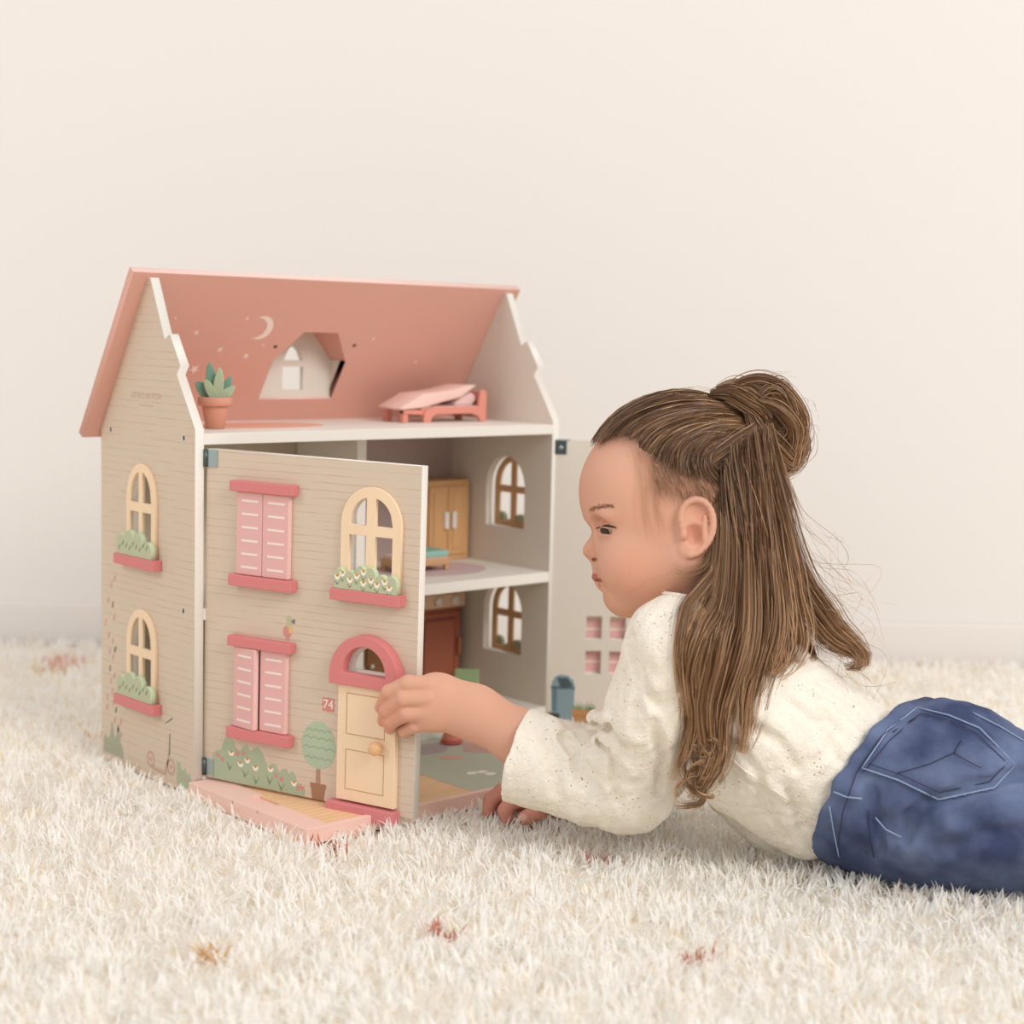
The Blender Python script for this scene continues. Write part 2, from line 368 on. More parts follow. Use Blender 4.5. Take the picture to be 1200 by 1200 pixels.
# screws, logo and print on the left wall
for y, z in ((2.5, 42.2), (19.8, 42.2), (2.5, 21.8)):
    lathe('screw_hole', [(.42, 0), (.42, .03), (.30, .03), (.28, .01)], ['white_edge', 'hole_dark'], lw, frame((0, y, z), (0, 1, 0), (0, 0, 1), (-1, 0, 0)) if False else frame((0, y, z), (0, -1, 0), (0, 0, 1), (-1, 0, 0)), n=14, facemat=lambda a: 1 if a >= 2 else 0)
    decal('screw', blob((-y+.08, z), .22, .34), 'hole_dark', lw, LO, .05)
text_mesh('logo_print', 'LITTLE DUTCH', 1.05, 'logo_brown', lw, LO @ Matrix.Translation((-11.2, 46.7, 0)))
for i, (x0, x1) in enumerate(((-12.6, -12.2), (-12.0, -11.1), (-10.9, -10.0), (-9.9, -9.5))):
    decal('logo_underline', [(x0, 45.45), (x1, 45.45), (x1, 45.65), (x0, 45.65)], 'logo_brown', lw, LO)
petals = [(20.6, 20.6), (19.7, 22.7), (18.9, 23.6), (19.4, 20.2), (21.2, 17.7), (20.4, 16.2), (19.4, 15.6), (19.0, 18.6), (19.3, 13.5), (20.1, 12.0), (19.0, 11.2), (19.5, 9.2), (20.8, 8.2), (20.9, 6.9), (19.3, 7.7), (18.6, 6.9), (18.9, 5.5), (18.0, 4.6), (17.4, 5.6), (17.3, 3.9), (19.9, 10.4), (18.8, 14.6), (20.2, 14.2)]
for i, (y, z) in enumerate(petals):
    m = 'print_grey' if i % 6 == 3 else 'print_rose'
    x = -y; a = .5*math.sin(i*2.3)
    decal('petal_print', [(x-.22+a*.2, z-.45), (x+.2, z-.25), (x+.3-a*.2, z+.5), (x-.1, z+.3)], m, lw, LO)
decal('plant_print', [(-21.8, 1), (-16.6, 1), (-16.9, 2.3), (-17.5, 3.0), (-17.7, 4.6), (-18.2, 5.2), (-18.5, 3.6), (-19.0, 3.2), (-19.4, 4.9), (-19.8, 5.2), (-20.0, 3.4), (-20.7, 2.9), (-21.6, 3.2)], mat('print_sage', (168, 168, 142), .6), lw, LO)
for c in (10.0, 5.2):
    shape('scooter_wheel_print', blob((-c, 2.4), .95, 1.05, 20), [blob((-c, 2.4), .62, .7, 16)], 0, .02, 'print_taupe', lw, LO)
    decal('wheel_hub_print', blob((-c, 2.4), .3, .34, 10), 'print_rose', lw, LO)
decal('scooter_board_print', [(-9.6, 1.6), (-6.8, 1.4), (-5.9, 3.9), (-5.5, 3.9), (-6.4, 1.0), (-9.6, 1.2)], 'print_taupe', lw, LO)
decal('scooter_pole_print', [(-5.75, 3.8), (-5.45, 3.8), (-5.35, 6.4), (-5.6, 6.4)], 'print_grey', lw, LO)
decal('scooter_handle_print', [(-6.6, 7.4), (-6.5, 7.6), (-4.9, 8.5), (-4.9, 8.25)], 'print_grey', lw, LO)
decal('plant_print', [(-3.9, .6), (-.5, .6), (-.5, 1.6), (-1.0, 2.4), (-1.6, 2.2), (-2.0, 3.0), (-2.6, 2.4), (-3.2, 3.3), (-3.9, 3.4)], 'bush_green', lw, LO)
for x, z in ((-3.0, 2.0), (-2.1, 1.6), (-1.2, 1.5)): decal('petal_print', blob((x, z), .22, .25, 8), 'print_rose', lw, LO, .05)

# ---------------- the left front leaf, swung wide open
AL, LL, SAG = 1.2525, 29.4, 0.0108
lex = (math.cos(AL)*math.cos(SAG), -math.sin(AL)*math.cos(SAG), -math.sin(SAG)); lez = (-math.sin(AL), -math.cos(AL), 0.0)
ley = tuple(np.cross(lez, lex))
LF = frame((HT+.3, 0, 0), lex, ley, lez)
def leaf_mat(n): return 0 if n.z > .9 else (1 if n.z < -.9 else 2)
leaf = shape('front_leaf', [(-.35, 2.1), (LL, 2.1), (LL, 41.1), (-.35, 41.1)],
             [arch(20.0, 26.4, 28.0, 37.4, spring=34.2), arch(20.2, 26.2, 17.5, 21.0, spring=17.7)],
             -HT, 0, ['board_print', 'inner_cream', 'white_edge'], house, LF, bevel=.07, facemat=leaf_mat)
leaf['label'] = 'opened front leaf with pink shutters, arched window and little front door'
mat('glass_haze', (200, 190, 180), .2)
def shutter(x0, x1, z0, z1, M):
    s = box('shutter', (x0, z0, .02), (x1, z1, .72), ['shutter_pink', 'shutter_edge'], leaf, M, bevel=.07, facemat=lambda n: 0 if n.z > .8 else 1)
    return s
def shutter_stripes(x0, x1, z0, z1, M):
    h = (z1-z0)/6.3
    for k in range(6):
        zc = z0+h*(k+.62); decal('shutter_stripe', [(x0+.75, zc-.13), (x1-.55, zc-.13), (x1-.55, zc+.13), (x0+.75, zc+.13)], 'stripe_white', leaf, M @ Matrix.Translation((0, 0, .72)), .03)
for zb, zt, ajar in ((26.95, 36.6, 0), (9.05, 18.6, 1)):
    box('lintel', (4.0, zt, 0), (13.0, zt+1.2, 1.25), 'lintel_pink', leaf, LF, bevel=.1)
    box('shutter_sill', (4.0, zb-1.3, 0), (13.0, zb, 1.25), 'lintel_pink', leaf, LF, bevel=.1)
    M1 = LF @ Matrix.Translation((4.75, 0, 0)) @ Matrix.Rotation(-.20*ajar, 4, 'Y')
    shutter(0, 3.65, zb+.06, zt-.06, M1); shutter_stripes(0, 3.65, zb, zt, M1)
    M2 = LF @ Matrix.Translation((8.5, 0, 0))
    shutter(0, 3.65, zb+.06, zt-.06, M2); shutter_stripes(0, 3.65, zb, zt, M2)
arched_window(leaf, LF, 19.2, 27.2, 26.9, 38.4, 34.2, 1.15, 1.25, 33.55, 1.15, .45)
box('window_sill', (18.4, 25.6, 0), (27.7, 26.9, 1.3), 'lintel_pink', leaf, LF, bevel=.1)
pl = shape('window_planter', scallop(18.9, 27.3, 26.9, 2.9, [.82, .75, 1.0, .95, .72, .72]), [], .46, 1.2, ['bush_pale', 'bush_edge'], leaf, LF, bevel=.1, facemat=lambda n: 0 if n.z > .9 else 1)
PLF = LF @ Matrix.Translation((0, 0, 1.2))
for k, (x, z) in enumerate(((19.4, 28.3), (20.1, 28.7), (21.1, 28.1), (22.0, 28.6), (22.9, 29.1), (22.9, 27.9), (23.9, 28.3), (24.7, 27.9), (25.7, 28.3), (26.3, 27.7))):
    decal('flower_petals', [(x-.42, z+.1), (x-.2, z-.38), (x+.2, z-.38), (x+.42, z+.1), (x, z+.2)], 'flower_white', pl, PLF, .03)
    decal('flower_centre', blob((x+.02, z+.08), .2, .17, 8), 'flower_gold', pl, PLF, .05)
    decal('stem_print', [(x-.35, z-.5), (x-.02, z-1.0), (x+.35, z-.5), (x, z-.8)], 'leaf_line', pl, PLF, .03)
# arched fanlight and front door
shape('door_arch', arch(18.6, 27.9, 16.2, 22.0, spring=17.2, n=24), [arch(20.4, 26.1, 17.6, 20.75, spring=17.8, n=18)], 0, 1.35, 'lintel_pink', leaf, LF, bevel=.1)
shape('fanlight_rim', arch(20.1, 26.4, 17.3, 21.0, spring=17.5, n=18), [arch(20.7, 25.8, 17.75, 20.4, spring=17.9, n=18)], -.9, -.25, 'white_edge', leaf, LF)
door = box('front_door', (19.5, 3.0, 0), (27.3, 16.2, .75), 'birch', leaf, LF, bevel=.08)
for a, b, c, d in ((20.7, 25.9, 4.3, 8.9), (20.7, 25.9, 10.6, 15.3)):
    w = .09
    shape('panel_groove', [(a, c), (b, c), (b, d), (a, d)], [[(a+w, c+w), (b-w, c+w), (b-w, d-w), (a+w, d-w)]], .74, .775, 'birch_line', leaf, LF)
lathe('door_knob', [(.28, 0), (.3, .35), (.62, .55), (.78, .9), (.76, 1.2), (.58, 1.5), (.25, 1.63)], mat('knob_wood', (232, 184, 134), .25, var=.1, vscale=60), leaf, LF @ Matrix.Translation((25.3, 9.75, .7)))
box('door_step', (18.5, 1.25, -.05), (27.6, 2.75, 1.4), mat('step_pink', (214, 130, 132), .5), leaf, LF, bevel=.1)
pt = decal('number_plate', [(16.8+.9+(.9+.07*math.cos(8*a))*(.98 if abs(math.cos(2*a)) > .5 else 1.2)*math.cos(a), 13.3+.85*(1.0+.05*math.cos(8*a))*(.98 if abs(math.cos(2*a)) > .5 else 1.2)*math.sin(a)) for a in [2*math.pi*(i+.5)/24 for i in range(24)]], 'plate_pink', leaf, LF)
text_mesh('house_number', '74', 1.45, 'flower_white', leaf, LF @ Matrix.Translation((17.68, 13.3, .02)), .02)
# printed tree, bush and bird
decal('tree_trunk_print', [(16.15, 3.8), (16.8, 3.8), (16.75, 6.2), (16.2, 6.2)], 'trunk_brown', leaf, LF, .02)
decal('tree_print', [(16.45+2.4*math.cos(a)*(1-.06*math.sin(a)), 8.45+2.75*math.sin(a)) for a in [2*math.pi*i/36 for i in range(36)]], 'tree_green', leaf, LF, .03)
for z in (10.2, 9.3, 8.2, 7.0):
    r = 2.2*math.sqrt(max(.1, 1-((z-8.45)/2.9)**2)); pts = []
    n = 24
    up = [(16.45-r+2*r*i/n, z+.13*abs(math.sin(i*math.pi*4/n))*2-.16) for i in range(n+1)]
    decal('tree_line_print', up+[(x, y-.09) for x, y in up[::-1]], mat('tree_line', (140, 158, 124), .6), leaf, LF, .045)
decal('tree_pot_print', [(15.7, 2.15), (17.3, 2.15), (17.5, 3.5), (17.6, 3.5), (17.6, 4.0), (15.4, 4.0), (15.4, 3.5), (15.5, 3.5)], 'pot_brown', leaf, LF, .03)
bush = [(1.0, 2.15), (14.6, 2.15), (14.7, 2.9), (14.0, 3.6), (13.6, 3.5), (13.3, 4.4), (12.8, 4.9), (12.3, 4.4), (12.0, 5.0), (11.4, 4.9), (11.0, 4.3), (10.6, 5.1), (9.9, 5.3), (9.3, 4.8), (8.9, 5.4), (8.4, 6.4), (7.8, 6.9), (7.1, 6.6), (6.7, 6.2), (6.2, 6.9), (5.6, 6.7), (5.2, 6.0), (4.6, 6.3), (4.3, 7.0), (3.7, 7.5), (3.0, 7.3), (2.6, 6.4), (2.3, 5.6), (1.7, 5.6), (1.1, 5.0)]
decal('bush_print', bush, 'bush_green', leaf, LF, .02)
for x, z in ((3.9, 5.6), (5.3, 4.5), (6.3, 5.1), (7.5, 4.4), (9.7, 4.6), (13.1, 3.5)):
    decal('flower_petals', [(x-.45, z+.15), (x-.2, z-.35), (x+.25, z-.35), (x+.45, z+.15), (x, z+.05)], 'flower_white', leaf, LF, .04)
    decal('flower_centre', blob((x, z+.12), .2, .18, 8), 'flower_gold', leaf, LF, .055)
for x, z in ((1.9, 5.1), (2.6, 4.7), (4.8, 5.7), (5.7, 5.9), (10.5, 4.0), (11.3, 3.7), (13.7, 3.1), (14.3, 3.2)):
    decal('tulip_print', [(x-.25, z+.3), (x-.2, z-.3), (x+.15, z-.35), (x+.3, z+.25), (x+.02, z+.05)], 'flower_pink', leaf, LF, .04)
for x, z in ((3.7, 3.9), (6.0, 3.4), (7.6, 2.9), (9.6, 3.2), (11.3, 2.7)):
    decal('stem_print', [(x-.5, z+.6), (x-.02, z-.5), (x+.55, z+.55), (x+.05, z-.1)], 'leaf_line', leaf, LF, .04)
bx, bz = 11.4, 20.1
decal('bird_body_print', blob((bx+.35, bz+.85), .62, .7, 16), mat('bird_pink', (212, 142, 138), .6), leaf, LF, .02)
decal('bird_neck_print', [(bx+.3, bz+1.3), (bx+.15, bz+2.4), (bx+.55, bz+2.75), (bx+.9, bz+2.5), (bx+.75, bz+1.3)], mat('bird_sage', (186, 186, 150), .6), leaf, LF, .03)
decal('bird_wing_print', blob((bx+.8, bz+1.15), .28, .5, 12), mat('bird_gold', (226, 184, 120), .6), leaf, LF, .035)
decal('bird_beak_print', [(bx+.9, bz+2.2), (bx+1.45, bz+2.45), (bx+1.35, bz+1.85), (bx+1.0, bz+1.9)], 'print_grey', leaf, LF, .035)
for dx in (.2, .55): decal('bird_leg_print', [(bx+dx, bz+.2), (bx+dx+.1, bz+.2), (bx+dx+.12, bz-.15), (bx+dx+.02, bz-.15)], 'flower_pink', leaf, LF, .03)
# hinges of both leaves
for z in (39.0, 2.4):
    box('hinge', (-.15, z, -.2), (1.3, z+2.0, .16), 'steel', house, LF, bevel=.05)
    lathe('hinge_barrel', [(.26, z), (.26, z+2.0)], 'steel_dark', house, frame((HT+.12, -.15, 0)), n=10)
# ---------------- the right front leaf, folded back; its inner face looks this way
RL = frame((HW-.3, -.25, 0), tuple(RH), (0, 0, 1), tuple(-FH))
panes = [[(a, c), (b, c), (b, d), (a, d)] for a, b in ((4.6, 6.75), (7.9, 10.1)) for c, d in ((7.9, 11.2), (12.9, 16.1))]
panes += [[(a, c), (b, c), (b, d), (a, d)] for a, b in ((17.6, 19.8), (21, 23.2)) for c, d in ((7.9, 11.2), (12.9, 16.1), (26, 29.3), (31, 34.2))]
rleaf = shape('front_leaf', [(-.6, .6), (28.0, .6), (28.0, 40.7), (-.6, 40.7)], panes, -HT, 0, ['inner_cream', 'board_print', 'white_edge'], house, RL, bevel=.06, facemat=leaf_mat)
rleaf['label'] = 'folded-back front leaf showing its plain inner face with a window'
for x0, z0 in ((3.9, 7.0), (16.9, 7.0), (16.9, 25.2)):
    for k in range(2):
        s = box('shutter', (x0+k*3.5, z0, -HT-.7), (x0+k*3.5+3.4, z0+10, -HT-.02), ['shutter_pink'], rleaf, RL, bevel=.06)
        for j in range(6): decal('shutter_stripe', [(x0+k*3.5+.6, z0+.8+j*1.55), (x0+k*3.5+2.8, z0+.8+j*1.55), (x0+k*3.5+2.8, z0+1.05+j*1.55), (x0+k*3.5+.6, z0+1.05+j*1.55)], 'stripe_white', rleaf, RL @ Matrix.Translation((0, 0, -HT-.02)), .015)
bn = decal('bin_print', [(-.1, 5.9), (-.05, 6.6), (.4, 7.4), (1.1, 7.75), (2.2, 7.6), (3.0, 6.9), (3.2, 5.9), (3.05, 1.2), (.05, 1.6)], 'bin_blue', rleaf, RL)
decal('bin_lid_print', [(.65, 7.3), (2.15, 7.3), (3.0, 6.1), (1.2, 5.9)], 'bin_dark', rleaf, RL, .035)
decal('bin_rim_print', [(-.15, 5.75), (3.25, 5.7), (3.25, 5.95), (-.15, 6.05)], 'bin_dark', rleaf, RL, .035)
decal('bin_shade_print', [(.05, 1.6), (.7, 1.5), (.75, 5.7), (-.05, 5.75)], mat('bin_shade', (98, 122, 132), .5), rleaf, RL, .03)
decal('crate_print', [(2.9, 1.1), (6.6, .75), (6.5, 2.6), (2.9, 2.9)], 'crate_wood', rleaf, RL, .035)
decal('crate_line_print', [(2.9, 1.85), (6.55, 1.6), (6.55, 1.72), (2.9, 1.98)], 'wardrobe_line', rleaf, RL, .045)
for x in (3.5, 4.1, 5.1, 5.7):
    decal('grass_print', [(x-.45, 2.7), (x+.45, 2.65), (x+.3, 3.6), (x+.05, 2.9), (x-.05, 4.1), (x-.15, 2.9), (x-.4, 3.7)], 'grass_green', rleaf, RL, .03)
for z in (38.7, .3):
    box('hinge', (-.75, z, -.02), (1.15, z+1.9, .1), 'steel_dark', house, RL, bevel=.04)
    lathe('hinge_screw', [(.3, 0), (.3, .1), (.15, .16)], 'steel', house, RL @ Matrix.Translation((.4, z+.95, .1)), n=12)
    box('hinge', (-1.0, z+1.9, -.7), (1.6, z+2.1, .05), 'steel', house, RL, bevel=.04)

# ---------------- pull-out terrace board
TX0, TX1, TY0, TZ = -.75, 54.0, -24.0, 1.8
ter = box('terrace_base', (TX0, TY0, .0), (TX1, -.05, 1.35), 'pale_pink', house, bevel=.06)
ter['label'] = 'pale pink terrace board with wooden deck and green garden print'
box('terrace_border', (TX0, TY0, 1.3), (TX1, TY0+.75, TZ), 'pale_pink', ter, bevel=.07)
for a, b, w in ((TY0+.6, -14.5, 3.2), (-14.7, -9.4, 2.2), (-9.6, -.05, 4.0)):
    box('terrace_border', (TX0, a, 1.3), (TX0+w, b, TZ-.004*w), 'pale_pink', ter, bevel=.05)
nP = 22; x0 = TX0+3.1
for i in range(nP):
    a = TY0+.8+(23.1/nP)*i
    box('deck_plank', (x0 if a < -14.6 or a > -9.4 else x0+.6, a+.03, 1.34), (23.6, a+23.1/nP-.05, 1.66), 'deck_wood', ter, bevel=.05, seg=1)
box('garden_print', (23.65, TY0+.8, 1.34), (TX1-.3, -.1, 1.66), 'floor_green', ter, bevel=0)
GF = FL(1.66)
decal('path_print', [(29.5, -6.0), (32.8, -1.8), (37, -3.2), (33, -6.6)], mat('print_lilac', (178, 160, 156), .5), ter, GF)
decal('bed_print', [(35.0, -8.0), (37.5, -4.6), (42.0, -6.5), (41.0, -11.0), (37.6, -11.0)], mat('print_pinkbed', (204, 160, 148), .5), ter, GF)
decal('bench_print', [(30.2, -9.2), (31.0, -8.0), (33.4, -9.4), (32.6, -10.6)], mat('print_coral', (226, 170, 146), .5), ter, GF)
for x, y in ((29.0, -16.6), (30.4, -16.9), (30.6, -18.2)):
    decal('stone_print', blob((x, y), .75, .55, 10), 'flower_white', ter, GF)
# ------------------------------------------------------------------ toys in and around the house
def thing(name, loc, label, cat): return tag(empty(name, loc), label, cat)
# potted cactus on the attic floor
t = thing('toy_cactus', (7.6, 7.9, Z_AT), 'toy cactus in a terracotta pot on the attic floor', 'plant')
PM = frame((7.6, 7.9, Z_AT+.02))
lathe('pot', [(1.05, 0), (1.15, .05), (1.62, 2.75), (1.62, 2.8), (2.02, 2.8), (2.1, 2.9), (2.1, 3.75), (2.0, 3.85), (1.75, 3.85), (1.7, 3.4)], 'terracotta', t, PM)
lathe('soil', [(1.7, 3.3), (1.7, 3.42)], 'soil', t, PM, n=20)
def lobe(x0, z0, ang, ln, w, n=10):
    pts = []
    for i in range(n+1):
        s = i/n; pts.append((s*ln, w*max(0.0, math.sin(math.pi*(.14+.86*s)))**.5*(1.05-.1*s)))
    full = pts + [(a, -b) for a, b in pts[::-1][1:]]
    return [(x0+a*math.sin(ang)+b*math.cos(ang), z0+a*math.cos(ang)-b*math.sin(ang)) for a, b in full]
CF = frame((7.6, 7.9, Z_AT), tuple(RH), (0, 0, 1), tuple(-FH))
for x0, z0, an, ln, w, z, m in ((-.25, 3.4, -.12, 4.7, .68, -.55, 'cactus_dark'), (-.3, 3.4, -.75, 3.1, .78, -.6, 'cactus_dark'), (.5, 3.4, .42, 3.4, .55, -.6, 'cactus_dark'),
                            (.35, 3.4, .06, 4.1, .62, .1, 'cactus_light'), (.2, 3.4, -.5, 3.0, .58, .12, 'cactus_light'), (.5, 3.4, .8, 2.6, .6, .08, 'cactus_light')):
    shape('cactus_lobe', lobe(x0, z0, an, ln, w), [], z, z+.42, m, t, CF, bevel=.1)
# bed in the attic
t = thing('toy_bed', (46.5, 12, Z_AT), 'small coral toy bed with a pale pink blanket in the attic', 'bed')
bx0, bx1, by0, by1, z = 38.6, 53.2, 9.9, 15.6, Z_AT+.02
rail = [(bx0+3.6, 1.5), (bx0+3.3, 0), (bx0+4.5, 0), (bx0+4.9, .75), (bx0+5.6, 1.1), (bx1-2.6, 1.1), (bx1-1.5, .75), (bx1-1.0, 0), (bx1, 0), (bx1, 4.2), (bx1-.5, 4.4), (bx1-1.1, 4.3), (bx1-1.3, 2.1), (bx0+5.2, 2.1)]
for y in (by0, by1-.6):
    shape('bed_side', rail, [], 0, .6, 'bed_coral', t, frame((0, y+.6, z), (1, 0, 0), (0, 0, 1), (0, -1, 0)), bevel=.08)
box('bed_footboard', (bx0+3.3, by0+.5, z+.9), (bx0+4.2, by1-.5, z+2.0), 'bed_coral', t, bevel=.1)
for y in (by0+.6, by1-1.5): box('bed_leg', (bx0+.2, y, z), (bx0+1.1, y+.9, z+1.7), 'bed_coral', t, bevel=.1)
shape('bed_foot_rail', [(bx0+.2, 1.2), (bx0+4.0, 1.0), (bx0+4.0, 1.7), (bx0+.2, 1.7)], [], 0, 1.0, 'bed_coral', t, frame((0, by0+1.4, z), (1, 0, 0), (0, 0, 1), (0, -1, 0)), bevel=.08)
box('bed_headboard', (bx1-.6, by0+.4, z+.6), (bx1-.02, by1-.4, z+4.1), 'bed_coral', t, bevel=.12)
box('mattress', (bx0+4.2, by0+.62, z+1.2), (bx1-.7, by1-.62, z+2.2), 'pillow', t, bevel=.2)
pb = [(bx1-5.0, 2.25), (bx1-3.8, 2.1), (bx1-1.7, 2.2), (bx1-1.0, 2.9), (bx1-1.0, 3.6), (bx1-1.8, 4.0), (bx1-3.4, 3.5), (bx1-4.6, 2.8)]
shape('pillow', pb, [], 0, 3.6, 'pillow', t, frame((0, by1-1.0, z), (1, 0, 0), (0, 0, 1), (0, -1, 0)), bevel=.3, smooth=True)
bl = [(bx0-.7, 1.75), (bx0+3.5, 2.0), (bx0+6.5, 2.7), (bx1-4.5, 3.4), (bx1-2.0, 4.85), (bx1-1.6, 5.1), (bx1-3.0, 5.05), (bx1-6, 4.4), (bx0+6.2, 4.1), (bx0+3.4, 3.9), (bx0+1.5, 3.0), (bx0-.2, 2.2)]
shape('blanket', bl, [], 0, by1-by0-.4, 'blanket', t, frame((0, by1-.2, z), (1, 0, 0), (0, 0, 1), (0, -1, 0)), bevel=.15, smooth=True)
# wardrobe in the upper room
t = thing('toy_wardrobe', (52, 18.5, Z_F1), 'two-door wooden toy wardrobe with white handles in the upper room', 'wardrobe')
wx0, wx1, wy0, wy1, z = 47.9, 56.4, 16.5, 21.2, Z_F1+.04
box('wardrobe_body', (wx0, wy0+.4, z), (wx1, wy1, z+11.6), 'wardrobe_wood', t, bevel=.15)
for a, b in ((wx0+.75, (wx0+wx1)/2-.06), ((wx0+wx1)/2+.06, wx1-.75)):
    d = box('wardrobe_door', (a, wy0+.05, z+.8), (b, wy0+.42, z+10.7), 'wardrobe_wood', t, bevel=.12)
    box('door_panel', (a+.75, wy0-.06, z+1.6), (b-.75, wy0+.08, z+9.9), 'wardrobe_wood', d, bevel=.1)
for x in ((wx0+wx1)/2-.95, (wx0+wx1)/2+.5):
    box('door_handle', (x, wy0-.5, z+4.6), (x+.75, wy0+.02, z+7.1), 'knob_white', t, bevel=.18)
# kitchen cupboard downstairs
t = thing('toy_kitchen_cupboard', (52, 18.5, Z_BASE), 'tall rust-red toy cupboard with white knobs on a wooden strip', 'cupboard')
kx0, kx1, ky0, ky1, z = 46.6, 55.9, 17.0, 21.2, Z_BASE+.03
box('cupboard_body', (kx0, ky0+.5, z), (kx1-.3, ky1, z+12.2), 'kitchen_red', t, bevel=.12)
d = box('cupboard_door', (kx0+.5, ky0+.1, z+1.0), (kx1-.6, ky0+.55, z+11.4), 'kitchen_red', t, bevel=.15)
box('door_panel', (kx0+1.6, ky0-.05, z+1.9), (kx1-1.6, ky0+.12, z+10.6), 'kitchen_red_dark', d, bevel=.12)
box('door_panel', (kx0+1.9, ky0-.12, z+2.2), (kx1-1.9, ky0-.02, z+10.3), 'kitchen_red', d, bevel=.1)
box('door_handle', (kx1-1.35, ky0-.55, z+5.0), (kx1-.75, ky0+.12, z+7.6), 'kitchen_red', t, bevel=.15)
box('control_strip', (kx0-.1, ky0-.1, z+12.1), (kx1+.1, ky1, z+14.1), 'kitchen_wood', t, bevel=.1)
for x in (kx0+1.0, kx0+4.2, kx0+7.4):
    lathe('control_knob', [(.68, 0), (.68, .35), (.5, .5)], 'knob_white', t, frame((x, ky0-.1, z+13.1), (1, 0, 0), (0, 0, 1), (0, -1, 0)), n=18)
# green chair
t = thing('toy_chair', (49.3, 8.3, Z_BASE), 'small green toy chair in front of the rust-red cupboard', 'chair')
CH = frame((49.0, 8.0, Z_BASE+.03), tuple(RH), tuple(FH), (0, 0, 1))
box('seat', (-1.7, -1.6, 1.9), (1.7, 1.6, 2.4), 'chair_green', t, CH, bevel=.12)
for x, y in ((-1.6, -1.5), (1.1, -1.5), (-1.6, 1.0), (1.1, 1.0)): box('leg', (x, y, 0), (x+.5, y+.5, 2.0), 'chair_green', t, CH, bevel=.08)
box('backrest', (-1.7, -1.6, 2.4), (1.7, -1.15, 5.2), 'chair_green', t, CH, bevel=.15)
box('armrest', (1.25, -1.2, 2.4), (1.7, 1.4, 4.2), mat('chair_green_light', (168, 186, 138), .55), t, CH, bevel=.12)
# bed with a teal cover in the upper room
t = thing('toy_bed', (43, 11, Z_F1), 'wooden toy bed with a teal cover in the upper room', 'bed')
z = Z_F1+.07
box('bed_frame', (37.6, 9.0, z+.72), (46.4, 13.6, z+1.7), 'pine_brown', t, bevel=.12)
for x, y in ((37.7, 9.1), (45.6, 9.1), (37.7, 12.8), (45.6, 12.8)): box('bed_leg', (x, y, z), (x+.7, y+.7, z+.9), 'pine_brown', t, bevel=.08)
box('mattress', (37.9, 9.2, z+1.6), (46.1, 13.4, z+2.2), 'pillow', t, bevel=.2)
box('cover', (40.2, 9.05, z+1.75), (46.3, 13.55, z+2.75), 'teal_cloth', t, bevel=.4, seg=3)
# sideboard behind the fanlight
t = thing('toy_sideboard', (38, 19, Z_BASE), 'dark wooden toy sideboard seen through the fanlight above the door', 'sideboard')
z = Z_BASE+.03
box('sideboard_body', (31.6, 17.2, z+.8), (44.4, 21.2, z+8.6), mat('sideboard_wood', (150, 104, 66), .55, var=.2, vscale=30, stretch=(1, 1, .3)), t, bevel=.12)
for x, y in ((31.8, 17.4), (43.4, 17.4), (31.8, 20.2), (43.4, 20.2)): box('leg', (x, y, z), (x+.8, y+.8, z+.9), 'sideboard_wood', t, bevel=.06)
for x in (32.2, 38.2): 
    d = box('sideboard_door', (x, 16.95, z+1.3), (x+5.6, 17.25, z+8.2), 'sideboard_wood', t, bevel=.08)
    lathe('door_knob', [(.2, 0), (.35, .3), (.2, .5)], 'knob_white', d, frame((x+(4.9 if x < 35 else .7), 16.95, z+5), (1, 0, 0), (0, 0, 1), (0, -1, 0)), n=10)
# bell-shaped coral toy standing on the terrace by the house floor
t = thing('toy_lamp', (36.6, -3.6, 1.7), 'coral bell-shaped toy lamp standing on the green terrace print', 'lamp')
LM = frame((36.6, -3.6, 1.69))
lathe('base_ring', [(1.35, 0), (1.42, .1), (1.42, .4), (1.3, .46)], 'coral_dark', t, LM, n=24)
lathe('bell', [(1.3, .4), (1.28, .7), (1.05, 1.4), (.7, 2.1), (.5, 2.6), (.45, 3.6)], 'coral_toy', t, LM, n=24)

# ------------------------------------------------------------------ the rug
rug = empty('shaggy_rug', room(200, 0, -1.5)); tag(rug, 'cream shaggy wool rug covering the whole floor', 'rug')
mat('rug_backing', (244, 234, 218), .9, bump=.6, bscale=150)
nu, nv = 150, 110
def rugh(x, y): return .25 + .35*noise.noise((x*.07, y*.07, 3.1)) + .25*noise.noise((x*.2, y*.2, 9.4))
bm = bmesh.new(); grid = []
for j in range(nv+1):
    row = []
    for i in range(nu+1):
        p_ = room(60+225*j/nv, -190+380*i/nu, 0); inside = -1.2 < p_[0] < HW+.6 and -24.6 < p_[1] < HD+.5
        row.append(bm.verts.new((p_[0], p_[1], -.35 if inside else rugh(p_[0], p_[1])-.55)))
    grid.append(row)
for j in range(nv):
    for i in range(nu): bm.faces.new((grid[j][i], grid[j][i+1], grid[j+1][i+1], grid[j+1][i]))
o = from_bm('backing', bm, 'rug_backing', rug, smooth=True)
